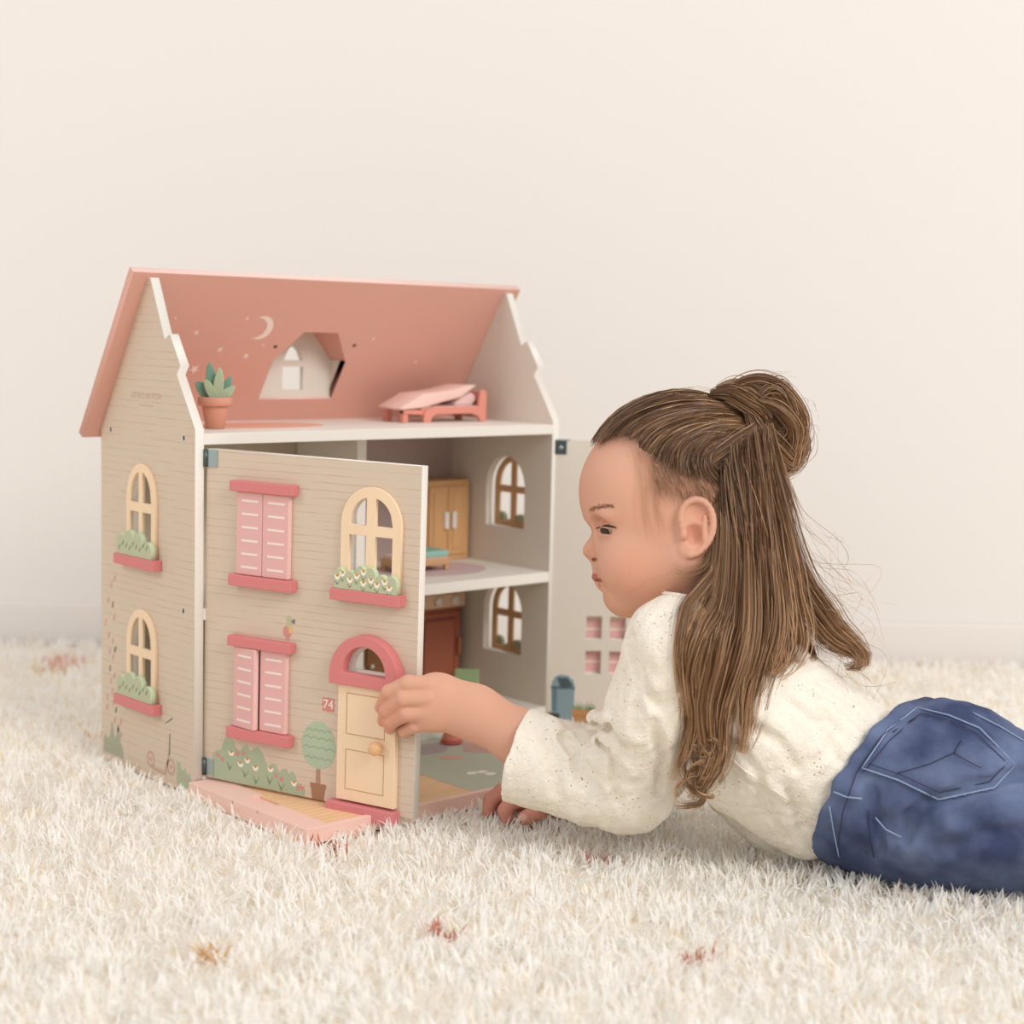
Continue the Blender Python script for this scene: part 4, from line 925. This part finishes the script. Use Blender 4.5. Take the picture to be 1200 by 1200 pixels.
blouse = blouse0 + [cap((798, 640, 0), (812, 712, 0), 4.5, 4.7, .35, -1, sw=1.05)]
cn = np.array([-.93, .26, -.22])
blouse += [halfspace(S(606, 884, -4.7), cn, .12), cap((585, 877, -5.2), (668, 903, -3.3), 4.55, 3.4, .10, -1)]
def groove(prims, pts, r, k, dip=.1):
    q = []
    for x, y in pts:
        w = front_w(prims, x, y); q.append((x, y, (w if w is not None else 0)+r-dip))
    return [cap(a, b, r, r, k, -1) for a, b in zip(q[:-1], q[1:])]
def ridge(prims, pts, r, k, out=.25):
    q = []
    for x, y in pts:
        w = front_w(prims, x, y); q.append((x, y, (w if w is not None else 0)-r+out))
    return [cap(a, b, r, r*.85, k) for a, b in zip(q[:-1], q[1:])]
for pts, r in (([(697, 842), (716, 842), (746, 864)], .9), ([(700, 868), (712, 866), (734, 892)], .8), ([(690, 885), (704, 890), (714, 925)], .9), ([(645, 850), (664, 868), (668, 925)], 1.0), ([(726, 880), (742, 905)], .8), ([(772, 800), (760, 845)], 1.0), ([(886, 905), (930, 935)], .9), ([(905, 845), (950, 880)], 1.0), ([(960, 830), (1000, 862)], 1.0)):
    blouse += ridge(blouse0, pts, r, .5, .22)
for pts, r, dip in (([(700, 846), (716, 852), (738, 876)], .5, .55), ([(702, 866), (716, 882), (724, 912)], .45, .50), ([(660, 862), (676, 884), (682, 920)], .7, .34), ([(640, 858), (650, 890), (648, 930)], .8, .16),
                    ([(716, 905), (722, 940)], .5, .2), ([(735, 745), (745, 790), (742, 830)], .8, .18), ([(765, 850), (778, 890), (775, 930)], .7, .25), ([(752, 800), (768, 826)], .6, .2),
                    ([(862, 905), (905, 935), (955, 972)], .28, .16), ([(880, 850), (915, 872), (935, 905)], .8, .2), ([(925, 820), (960, 850), (985, 890)], .9, .22), ([(905, 960), (922, 985)], .6, .25), ([(955, 800), (1000, 830), (1020, 850)], .8, .2), ([(890, 912), (900, 950)], .5, .14), ([(925, 930), (938, 972)], .5, .14), ([(860, 870), (885, 905)], .7, .16)):
    blouse += groove(blouse0, pts, r, .4, dip*1.5)
def crumple(P):
    x, y, w = P[:, 0], P[:, 1], P[:, 2]
    a = np.sin(1.15*x+.9*np.sin(.8*y+.5*w)+.6*w)*np.sin(.85*y-.45*w+1.7*np.sin(.45*x))
    b = np.sin(2.6*x-1.9*y+2.1*np.sin(.9*w+.7*y))*np.sin(2.2*w+1.1*x)
    return .13*a+.06*b
V, Q = sdf_verts(blouse, .21, crumple)
def cloth_material():
    m = bpy.data.materials.new('eyelet_cotton'); m.use_nodes = True; nt = m.node_tree; N = nt.nodes; L = nt.links; b = N['Principled BSDF']
    b.inputs['Roughness'].default_value = .85; b.inputs['Specular IOR Level'].default_value = .12
    tc = N.new('ShaderNodeNewGeometry'); pos = tc.outputs['Position']
    def vor(scale, feat='F1'):
        v = N.new('ShaderNodeTexVoronoi'); v.feature = feat; v.inputs['Scale'].default_value = scale; L.new(pos, v.inputs['Vector']); return v
    # clusters of tiny punched eyelets
    v1 = vor(190); lt = N.new('ShaderNodeMath'); lt.operation = 'LESS_THAN'; lt.inputs[1].default_value = .15; L.new(v1.outputs['Distance'], lt.inputs[0])
    cl = N.new('ShaderNodeTexNoise'); cl.inputs['Scale'].default_value = 38; L.new(pos, cl.inputs['Vector'])
    gt = N.new('ShaderNodeMath'); gt.operation = 'GREATER_THAN'; gt.inputs[1].default_value = .53; L.new(cl.outputs['Fac'], gt.inputs[0])
    mu = N.new('ShaderNodeMath'); mu.operation = 'MULTIPLY'; L.new(lt.outputs[0], mu.inputs[0]); L.new(gt.outputs[0], mu.inputs[1])
    mx = N.new('ShaderNodeMix'); mx.data_type = 'RGBA'; mx.inputs[6].default_value = (*lin((246, 236, 220)), 1); mx.inputs[7].default_value = (*lin((176, 134, 100)), 1)
    L.new(mu.outputs[0], mx.inputs[0]); L.new(mx.outputs[2], b.inputs['Base Color'])
    # raised stitching
    wv = N.new('ShaderNodeTexNoise'); wv.inputs['Scale'].default_value = 170; wv.inputs['Detail'].default_value = 2; wv.inputs['Distortion'].default_value = 2.2; L.new(pos, wv.inputs['Vector'])
    w2 = N.new('ShaderNodeTexNoise'); w2.inputs['Scale'].default_value = 60; w2.inputs['Detail'].default_value = 3; L.new(pos, w2.inputs['Vector'])
    ad = N.new('ShaderNodeMath'); ad.operation = 'ADD'; L.new(wv.outputs['Fac'], ad.inputs[0]); L.new(w2.outputs['Fac'], ad.inputs[1])
    bp = N.new('ShaderNodeBump'); bp.inputs['Strength'].default_value = .7; bp.inputs['Distance'].default_value = .0024; L.new(ad.outputs[0], bp.inputs['Height']); L.new(bp.outputs['Normal'], b.inputs['Normal'])
    MATS['eyelet_cotton'] = m
cloth_material()
o = link('blouse', np_mesh('blouse', to_world(V), Q), 'eyelet_cotton', person); o['label'] = 'loose cream eyelet blouse with wide cuffs'
print('blouse', len(V))
blouse_obj = o
# ---------------- jeans
jeans0 = chain([(985, 908, 0, 8.9), (1030, 918, 0, 9.2), (1095, 935, 0, 9.7), (1150, 948, 0, 9.4)], 2, sw=1.2) + [ell((1112, 905, 5.0), (8.6, 7.2, 6.2), 1.6)]
jeans0 += [ell((1112, 905, -5.2), (8.6, 7.2, 6.2), 1.2)] + chain(LEG_L, 1.4) + chain(LEG_R, 1.4)
A_, B_, C_ = S(1078, 816, 0), S(962, 1008, 1.0), S(990, 893, 10.4)
wn = np.cross(B_-A_, C_-A_); wn = wn/np.linalg.norm(wn); wn = wn if wn[0] < 0 else -wn
jeans = jeans0 + [halfspace(A_, wn, .25)]
for pts, r, dip in (([(1058, 985), (1068, 958), (1090, 940), (1130, 926), (1200, 905)], .8, .5), ([(1020, 930), (1026, 960), (1035, 1000)], .7, .4), ([(1120, 960), (1150, 940), (1200, 925)], .9, .3), ([(1042, 965), (1050, 1005)], .6, .3), ([(1100, 1000), (1150, 985), (1200, 975)], 1.0, .2), ([(1160, 845), (1180, 875)], .8, .2)):
    jeans += groove(jeans0, pts, r, .6, dip*1.6)
def denim_fold(P):
    x, y, w = P[:, 0], P[:, 1], P[:, 2]
    return .20*np.sin(.75*x+1.2*y+.9*np.sin(.6*w+.4*x))*np.sin(.5*y-.4*w)+.05*np.sin(2.1*x-1.4*y+1.3*w)
V, Q = sdf_verts(jeans, .28, denim_fold)
def denim_material():
    m = bpy.data.materials.new('denim'); m.use_nodes = True; nt = m.node_tree; N = nt.nodes; L = nt.links; b = N['Principled BSDF']
    b.inputs['Roughness'].default_value = .85; b.inputs['Specular IOR Level'].default_value = .15
    g = N.new('ShaderNodeNewGeometry'); pos = g.outputs['Position']
    n1 = N.new('ShaderNodeTexNoise'); n1.inputs['Scale'].default_value = 14; n1.inputs['Detail'].default_value = 5; L.new(pos, n1.inputs['Vector'])
    n2 = N.new('ShaderNodeTexNoise'); n2.inputs['Scale'].default_value = 700; n2.inputs['Detail'].default_value = 2; L.new(pos, n2.inputs['Vector'])
    r = N.new('ShaderNodeMapRange'); r.inputs['From Min'].default_value = .36; r.inputs['From Max'].default_value = .66; L.new(n1.outputs['Fac'], r.inputs['Value'])
    mx = N.new('ShaderNodeMix'); mx.data_type = 'RGBA'; mx.inputs[6].default_value = (*lin((62, 71, 102)), 1); mx.inputs[7].default_value = (*lin((110, 122, 153)), 1); L.new(r.outputs[0], mx.inputs[0])
    m2 = N.new('ShaderNodeMix'); m2.data_type = 'RGBA'; m2.blend_type = 'OVERLAY'; m2.inputs[0].default_value = .35; L.new(mx.outputs[2], m2.inputs[6]); L.new(n2.outputs['Color'], m2.inputs[7])
    L.new(mx.outputs[2], b.inputs['Base Color'])
    bp = N.new('ShaderNodeBump'); bp.inputs['Strength'].default_value = .35; bp.inputs['Distance'].default_value = .001; L.new(n2.outputs['Fac'], bp.inputs['Height']); L.new(bp.outputs['Normal'], b.inputs['Normal'])
    MATS['denim'] = m
denim_material()
jo = link('jeans', np_mesh('jeans', to_world(V), Q), 'denim', person); jo['label'] = 'dark blue denim jeans with a stitched back pocket'
print('jeans', len(V))
def dense(pts, n=6):
    out = []
    for (a, b), (c, d) in zip(pts[:-1], pts[1:]):
        for i in range(n): out.append((a+(c-a)*i/n, b+(d-b)*i/n))
    return out+[pts[-1]]
def on_surface(prims, pts, lift, disp=None):
    q = []
    for x, y in pts:
        w = front_w(prims, x, y, disp=disp)
        if w is not None: q.append((x, y, w+lift))
    return q
q = on_surface(blouse, dense([(741, 706), (752, 696), (770, 694), (792, 697), (815, 700)], 4), .05, crumple)
if len(q) > 3: strip('collar_edge', q, .22, 'eyelet_cotton', blouse_obj)
q = on_surface(blouse, dense([(838, 872), (875, 905), (920, 935), (962, 958)], 6), -.02, crumple)
if len(q) > 3: strip('waist_seam', q, .12, 'eyelet_cotton', blouse_obj)
pocket = [(1010, 900), (1052, 914), (1100, 937), (1165, 923), (1190, 896), (1148, 853), (1112, 838), (1075, 829), (1040, 856)]
surf_patch('back_pocket', jeans, pocket, .16, 'denim', jo, .16, 24)
mat('stitch_light', (150, 166, 196), .8); mat('stitch_dark', (52, 44, 66), .8); mat('tab_red', (196, 44, 44), .6)
for pts, r, m in ((pocket+[pocket[0]], .075, 'stitch_light'), ([(1018, 895), (1056, 908), (1101, 929), (1160, 916), (1181, 894)], .05, 'stitch_dark'), ([(1046, 858), (1080, 836), (1112, 844), (1144, 859), (1178, 892)], .05, 'stitch_dark'),
                  ([(977, 928), (992, 934), (1010, 936)], .08, 'stitch_light'), ([(1026, 958), (1038, 972), (1056, 981)], .08, 'stitch_light'), ([(972, 945), (977, 975), (983, 1004)], .06, 'stitch_light'), ([(1018, 950), (1020, 985), (1024, 1005)], .06, 'stitch_dark'),
                  ([(1066, 835), (1034, 862), (1004, 905), (988, 950), (980, 1000)], .06, 'stitch_dark'), ([(1072, 842), (1042, 868), (1012, 905)], .05, 'stitch_dark'), ([(1140, 835), (1170, 850), (1200, 868)], .07, 'stitch_light'), ([(1052, 906), (1090, 895), (1118, 882), (1126, 868)], .05, 'stitch_dark'), ([(1118, 882), (1130, 890), (1150, 900)], .05, 'stitch_dark')):
    q = on_surface(jeans, dense(pts, 5), .31, denim_fold)
    if len(q) > 2: strip('seam', q, r, m, jo)
q = on_surface(jeans, [(1160, 833), (1168, 836), (1176, 839)], .3, denim_fold)
if len(q) > 2: strip('red_tab', q, .16, 'tab_red', jo)

# ---------------- hair
attr_mat('hair', 'tint', .42, .45)
HC = np.array([lin(c) for c in ((98, 73, 56), (116, 87, 65), (136, 103, 76), (160, 122, 90), (188, 146, 106), (84, 60, 46))])
def hcol(dark, n):
    """root to tip colours of one strand; dark 0..1 shifts to the deep brown roots"""
    if dark < 0: return np.tile(HC[4]*rng.uniform(1.0, 1.25), (n, 1))
    k = rng.choice(5, p=[.28, .33, .25, .11, .03]) if dark > .5 else rng.choice(5, p=[.12, .25, .31, .22, .10])
    tip = HC[4]*1.06 if (dark <= .5 and rng.random() < .6) else HC[min(4, k+1)]*1.05; s = np.linspace(0, 1, n)[:, None]**1.6
    return (HC[k]*(1-s)+tip*s)*rng.uniform(.88, 1.12)
def catmull(P, n):
    P = np.asarray(P, float); m = len(P); t = np.linspace(0, m-1.0001, n); i = np.floor(t).astype(int); f = (t-i)[:, None]
    p0 = P[np.maximum(i-1, 0)]; p1 = P[i]; p2 = P[np.minimum(i+1, m-1)]; p3 = P[np.minimum(i+2, m-1)]
    return .5*((2*p1)+(-p0+p2)*f+(2*p0-5*p1+4*p2-p3)*f**2+(-p0+3*p1-3*p2+p3)*f**3)
HX, HY, HRX, HRY, HRW = 795, 571, 114, 110, 7.75
def scalp_w(px, py, s=1, lift=0.0):
    q = 1-((px-HX)/HRX)**2-((py-HY)/HRY)**2; return s*(HRW*np.sqrt(np.clip(q, 0, 1))+lift)
def SP(A): return np.array([S(*a) for a in A])
paths, rads, cols = [], [], []
def add(p, r, dark): paths.append(p); rads.append(r); cols.append(hcol(dark, len(p)))
# combed-back crown: from the hairline to the bun
HL = np.array([(698, 519), (704, 515), (718, 511), (735, 511), (751, 518), (763, 531), (783, 546), (808, 556), (832, 563), (845, 566)], float)
N1 = 4000
for i in range(N1):
    u = rng.random(); sgn = 1 if rng.random() < .68 else -1
    h = catmull(HL, 200)[int(u*199)]; st = h+rng.normal(0, 3.0, 2)+np.array([0, -1.5]); en = np.array([888, 490])+np.array([rng.normal(0, 5), rng.normal(0, 9)])+np.array([-2, 34])*u**2
    if rng.random() < .35:                       # some strands start further back
        f0 = rng.uniform(.05, .6)
    else: f0 = 0.0
    c1 = np.array([735+75*u, 452+80*u]); c2 = np.array([835+22*u, 440+78*u])
    n = 15; t = np.linspace(f0, 1, n)[:, None]
    b = (1-t)**3*st+3*(1-t)**2*t*c1+3*(1-t)*t*t*c2+t**3*en
    # keep the strand on the skull outline
    q = np.sqrt(((b[:, 0]-HX)/HRX)**2+((b[:, 1]-HY)/HRY)**2); k = np.where(q > .995, .995/q, 1.0)
    bx_ = HX+(b[:, 0]-HX)*k; by_ = HY+(b[:, 1]-HY)*k
    lift = rng.uniform(-.05, .34)+.25*np.sin(np.pi*t[:, 0])*rng.random()
    w = scalp_w(bx_, by_, 1)
    nx = (bx_-HX)/HRX; ny = (by_-HY)/HRY
    p = np.array([S(x+lift[j]*11*nx[j], y+lift[j]*11*ny[j], sgn*(w[j]+lift[j])) for j, (x, y) in enumerate(zip(bx_, by_))])
    p += .05*np.sin(np.linspace(0, 5, n)+rng.uniform(0, 6))[:, None]*rng.normal(size=3)
    add(p, rng.uniform(.03, .055), .7)
# fine short hair at the temple and a soft sideburn
for i in range(420):
    x = rng.uniform(762, 838); y = 533+(x-762)*.38+rng.uniform(0, 34); w = scalp_w(x, y, 1, -.25)
    l = rng.uniform(10, 24); dx = rng.normal(.35, .25); pts = [(x+dx*l*k, y+l*.9*k, float(scalp_w(x+dx*l*k, y+l*.9*k, 1, -.18+.12*math.sin(3*k)))) for k in (0, .33, .66, 1)]
    add(SP(pts), .022, .25)
for i in range(40):
    a = rng.uniform(0, 1); x0 = 736+28*a+rng.normal(0, 5)
    pts = [(x0, 522+14*a), (x0+8+rng.normal(0, 2), 556), (x0+10+rng.normal(0, 3), 590), (x0+16+rng.normal(0, 4), 618+rng.uniform(-6, 22))]
    q = []
    for x, y in pts:
        w = front_w(body, x, y, step=.5); q.append((x, y, (w if w is not None else 6)+.08+rng.uniform(0, .15)))
    add(catmull(SP(q), 10), .010, -1)
# long hair falling behind the ear, over shoulder and back
WC = {}
def over(px, py, base):
    k = (round(px/6), round(py/6))
    if k not in WC:
        w = front_w(blouse0, px, py, step=.4); WC[k] = -99 if w is None else w
    return max(base, WC[k]+.35)
def lock(ctrl, halfw, depth, n, wave=.25, dark=.4, thick=(.03, .055), freq=2.5, seg=20, core=True, spread=1.0):
    """one wavy lock: ctrl (px, py, w), half widths in px at each control point"""
    C2 = catmull(np.array([c[:3] for c in ctrl]), seg); HWd = catmull(np.array(halfw)[:, None], seg)[:, 0]
    T = np.gradient(C2[:, :2], axis=0); T /= np.linalg.norm(T, axis=1)[:, None]+1e-9; Nn = np.stack([-T[:, 1], T[:, 0]], 1)
    wav = rng.uniform(0, 6)
    base = np.array([S(x, y, over(x, y, w)) for x, y, w in C2])
    for i in range(n):
        a = rng.normal(0, .45); b = rng.uniform(-1, 1); s = np.linspace(0, 1, seg)
        f0 = 0 if rng.random() < .7 else rng.uniform(0, .3); f1 = 1 if rng.random() < .25 else rng.uniform(.6, 1.0)
        a_s = a*HWd*spread + 11*wave*s*np.sin(freq*2*np.pi*s+wav+rng.normal(0, .35)) + rng.normal(0, 3)*s
        dep = depth*(1-abs(a)*.6)*b + wave*.8*s*np.cos(freq*2*np.pi*s+wav)
        X = C2[:, 0]+Nn[:, 0]*a_s; Y = C2[:, 1]+Nn[:, 1]*a_s
        P = np.array([S(X[j], Y[j], base[j, 2]+dep[j]) for j in range(seg)])
        j0 = int(f0*(seg-1)); j1 = max(j0+5, int(f1*(seg-1))+1); add(P[j0:j1], rng.uniform(*thick), dark)
    if core:
        CORES.append(([tuple(to_world(S(C2[j, 0], C2[j, 1], base[j, 2]-depth*.8)[None])[0]) for j in range(0, seg, 2)], [max(.12, HWd[j]*.0893*.42*math.sin(math.pi*min(1, .18+.8*(1-j/seg)))) for j in range(0, seg, 2)]))
CORES = []
# (path, half widths)
lock([(846, 560, 6.0), (852, 620, 7.4), (850, 690, 8.0), (832, 750, 9), (822, 820, 10), (826, 880, 9), (806, 935, 8)], [12, 18, 24, 24, 18, 15, 6], .8, 420, .42, freq=2.2)
lock([(862, 545, 5.6), (872, 620, 7.0), (872, 700, 8.0), (862, 770, 9), (846, 840, 9), (836, 890, 9), (822, 936, 8)], [14, 20, 26, 28, 22, 16, 6], .9, 480, .5, freq=2.6)
lock([(880, 540, 4.8), (892, 620, 6.2), (896, 700, 7.0), (892, 760, 7.5), (876, 830, 8), (862, 880, 8)], [14, 20, 26, 28, 20, 7], .9, 430, .5, freq=2.0)
lock([(896, 540, 3.4), (908, 620, 4.6), (918, 690, 5.0), (926, 750, 5.5), (905, 790, 6)], [12, 18, 24, 26, 8], .9, 360, .45, freq=1.8)
lock([(904, 545, 2.0), (918, 620, 3.0), (936, 690, 3.2), (968, 735, 3.0), (1000, 758, 2.6), (1006, 782, 2.4)], [12, 17, 22, 22, 14, 3], .9, 380, .4, freq=2.0)
lock([(908, 560, 0), (924, 640, .8), (950, 705, 1.0), (985, 742, 1.0), (1010, 770, .6), (992, 786, .4)], [10, 14, 18, 18, 10, 2], .8, 240, .45, freq=2.3)
lock([(838, 590, 7.0), (846, 650, 7.8), (838, 700, 8.4), (818, 735, 9.5), (808, 790, 11), (806, 850, 10), (790, 915, 8)], [8, 12, 16, 16, 12, 10, 4], .5, 220, .4, freq=2.4)
for sgn in (-1,):                                 # far side of the head
    lock([(850, 560, -6.0), (862, 640, -7.2), (880, 720, -7.4), (905, 790, -7.5)], [22, 30, 34, 20], 1.0, 260, .3)
    lock([(885, 545, -3.5), (905, 640, -4.6), (925, 720, -4.8), (955, 775, -5)], [20, 26, 30, 18], 1.0, 220, .3)
# back of the head: from the nape of the bun down over the back
for i in range(1500):
    a = rng.uniform(0, 1); sg = 1 if rng.random() < .7 else -1
    x0 = 842+62*a; y0 = 552-52*a-rng.uniform(0, 16)*math.sin(math.pi*a)+rng.normal(0, 5); dxe = rng.uniform(-4, 26)+18*a
    n = 14; f = np.linspace(0, 1, n); L_ = rng.uniform(90, 230)
    xs = x0+dxe*f**1.2+6*np.sin(2.2*f+a*3)*f; ys = y0+L_*f
    ww = np.maximum(scalp_w(xs, np.minimum(ys, 600), 1), 7.4*np.sqrt(np.clip(1-((xs-868)/(72+30*f))**2, 0, 1)))
    lf = rng.uniform(.0, .7)
    p = np.array([S(xs[j]+lf*3, ys[j], sg*(ww[j]+lf)) for j in range(n)])
    add(p, rng.uniform(.03, .055), .65)
# curls at the ends
for k in range(16):
    y = rng.uniform(840, 915); x = 852-(y-820)*.45+rng.normal(0, 9); r = rng.uniform(6, 13); ph = rng.uniform(0, 6.3); d = rng.choice((-1, 1))
    pts = [(x+d*r*math.cos(ph+a)*(1+.12*a), y+r*math.sin(ph+a)*.8+a*5, 9.2+.4*math.sin(a)) for a in np.linspace(0, 4.6, 7)]
    lock(pts, [1.5, 2.5, 2.8, 2.6, 2.2, 1.6, .8], .15, 26, .03, .0, seg=16, core=False)
lock([(812, 880, 9), (822, 915, 9), (822, 938, 8.6), (806, 944, 8.2), (790, 943, 8)], [5, 5, 4, 3, 1.5], .2, 50, .05, 0, core=False)
# wisps in front: under the ear towards the collar, across the cheek
lock([(838, 645, 7.6), (822, 665, 8.2), (800, 672, 8.0), (786, 668, 7.4)], [4, 5, 4, 2], .2, 26, .1, .1, core=False, thick=(.014, .028))
lock([(845, 660, 7.8), (820, 690, 9), (800, 720, 12), (796, 770, 12.5), (800, 840, 11)], [6, 9, 9, 9, 6], .3, 90, .15, .2, core=False)
lock([(796, 664, 7.2), (765, 680, 6.2), (742, 692, 5.0), (722, 706, 3.6)], [3, 3.5, 3, 1.5], .08, 4, .06, -1, core=False, thick=(.010, .016))
lock([(850, 464, 1.0), (872, 458, 2.4), (892, 470, 3.0), (905, 490, 3.4)], [5, 10, 10, 6], .8, 150, .05, .4, core=False)
lock([(820, 560, 6.8), (838, 546, 6.9), (858, 530, 6.4), (882, 510, 5.0)], [7, 10, 10, 8], .25, 130, .03, .7, core=False)
lock([(815, 552, 6.9), (840, 532, 7.0), (865, 515, 6.0), (888, 500, 4.5)], [6, 9, 9, 7], .25, 110, .03, .7, core=False)
for sg in (1, -1):
    lock([(832, 462, 1.8*sg), (856, 462, 3.0*sg), (882, 476, 3.4*sg), (900, 490, 3.2*sg)], [4, 11, 12, 8], .9, 150, .03, .5, core=False)
    lock([(840, 456, .6*sg), (862, 452, 1.6*sg), (888, 462, 2.4*sg), (905, 480, 2.6*sg)], [4, 9, 10, 8], .7, 130, .03, .5, core=False)
# flyaways
for k in range(90):
    x, y = rng.uniform(900, 930), rng.uniform(560, 700); e = rng.uniform(.5, 1)
    pts = [(x, y, 2), (x+22*e, y+50*e, 2+rng.normal(0, 1)), (x+58*e+rng.normal(0, 6), y+95*e+rng.normal(0, 8), 2+rng.normal(0, 1.5)), (x+100*e+rng.normal(0, 12), y+118*e+rng.normal(0, 16), 2+rng.normal(0, 2)), (x+112*e+rng.normal(0, 16), y+150*e+rng.normal(0, 18), 2)]
    add(catmull(SP(pts), 18), .02, .15)
for k in range(60):
    a = rng.uniform(3.6, 5.6); x = HX+HRX*1.0*math.cos(a); y = HY+HRY*1.0*math.sin(a)
    pts = [(x, y, rng.normal(0, 2)), (x+20, y-5+rng.normal(0, 3), rng.normal(0, 2)), (x+48, y-3+rng.normal(0, 6), rng.normal(0, 2)), (x+80, y+8+rng.normal(0, 8), 1)]
    add(catmull(SP(pts), 10), .014, .15)
# the bun: wound loops
BC = np.array([904, 497.0])
for k in range(44):
    tilt = rng.uniform(-.5, .5); r0 = rng.uniform(14, 37); ph = rng.uniform(0, 6.3); off = rng.normal(0, 5, 2); wc = rng.uniform(-2.2, 2.2); span = rng.uniform(2.2, 4.2)
    pts = []
    for a in np.linspace(ph, ph+span, 8):
        rr = r0*(1+.1*math.sin(3*a)); pts.append((BC[0]+off[0]+rr*math.cos(a)*.86, BC[1]+off[1]+rr*math.sin(a)*1.22, wc+math.copysign(1, wc)*2.0*math.cos((a-ph-span/2)*.6)*(1-r0/46)+tilt*rr*.06*math.sin(a)))
    SV = over; over_keep = WC
    n0 = len(paths)
    C2 = catmull(SP(pts), 16)
    for i in range(60):
        o3 = rng.normal(0, .36, 3); add(C2+o3*1.15*np.sin(np.linspace(.35, math.pi-.35, 16))[:, None]+rng.normal(0, .03, (16, 3)).cumsum(0)*.3, rng.uniform(.03, .055), .15 if rng.random() < .6 else .7)
# knot of strands wrapped at the root of the bun, one pale lock hanging
lock([(872, 470, 2.8), (886, 490, 3.4), (892, 515, 3.4), (902, 545, 3.0), (908, 580, 3.4), (916, 605, 3.6)], [7, 7, 6, 5, 4, 1.5], .4, 90, .05, 0, core=False)
lock([(852, 470, 1.5), (864, 452, 1.6), (892, 446, 2), (922, 460, 2), (940, 490, 1.5), (936, 525, 1.2)], [2, 8, 10, 9, 8, 5], .9, 190, .08, .3, core=False)
lock([(878, 482, 3.2), (890, 505, 3.8), (912, 530, 3.6), (930, 545, 2.6), (938, 520, 2.2)], [6, 10, 11, 9, 5], .6, 190, .06, .2, core=False)
lock([(884, 505, 3.2), (898, 535, 3.4), (918, 552, 2.6), (930, 540, 1.8)], [5, 9, 9, 4], .6, 150, .05, .2, core=False)
lock([(890, 470, 3.4), (915, 480, 4.0), (932, 505, 3.4), (930, 535, 2.6)], [6, 10, 10, 5], .6, 170, .06, .2, core=False)
for k in range(26):
    a = rng.uniform(4.2, 6.6); x = BC[0]+34*math.cos(a); y = BC[1]+44*math.sin(a); d = rng.uniform(10, 26)
    pts = [(x, y, rng.normal(0, 1.5)), (x+d*math.cos(a), y+d*.7*math.sin(a), rng.normal(0, 2)), (x+d*1.1*math.cos(a+.6), y+d*math.sin(a+.6), rng.normal(0, 2))]
    add(catmull(SP(pts), 8), .016, .1)
ho = strands('hair', paths, rads, cols, person, 'hair'); ho['kind'] = 'stuff'; ho['label'] = 'long wavy brown hair, half tied up in a messy bun'
print('strands', len(paths))
# dark mass under the strands: scalp cap, bun heart and lock hearts, one surface
mat('hair_root', (108, 80, 58), .7, var=.2, vscale=60, bump=.4, bscale=200)
capp = [ell((799, 570, 0), (9.85, 9.5, 7.42), 1.0), ell((903, 497, 0), (3.0, 4.4, 3.0), 1.0), ell((870, 474, 0), (2.2, 1.6, 2.2), 1.0)]
capp += [cap((868, 560, 0), (888, 680, 0), 4.0, 4.2, 2.5, sw=1.3), cap((888, 680, 0), (905, 745, 0), 4.2, 2.5, 2.0, sw=1.3)]
# face, temple and ear side are cut free
pA, pB = S(690, 512, 0), S(845, 572, 0); d_ = pB-pA; nrm = np.array([d_[1], -d_[0], 0]); nrm = nrm if nrm[1] < 0 else -nrm
capp += [Prim(lambda P: np.maximum(-((P-pA)@(nrm/np.linalg.norm(nrm))), (P-S(846, 600, 0))[:, 0]), None, None, .3, -1)]
V, Q = sdf_verts(capp, .28)
link('hair_root', np_mesh('hair_root', to_world(V), Q), 'hair_root', ho)
for pts, r in CORES: tube('lock_heart', pts, r, 'hair_root', ho, n=8)
mat('hair_tie_brown', (70, 48, 38), .6)
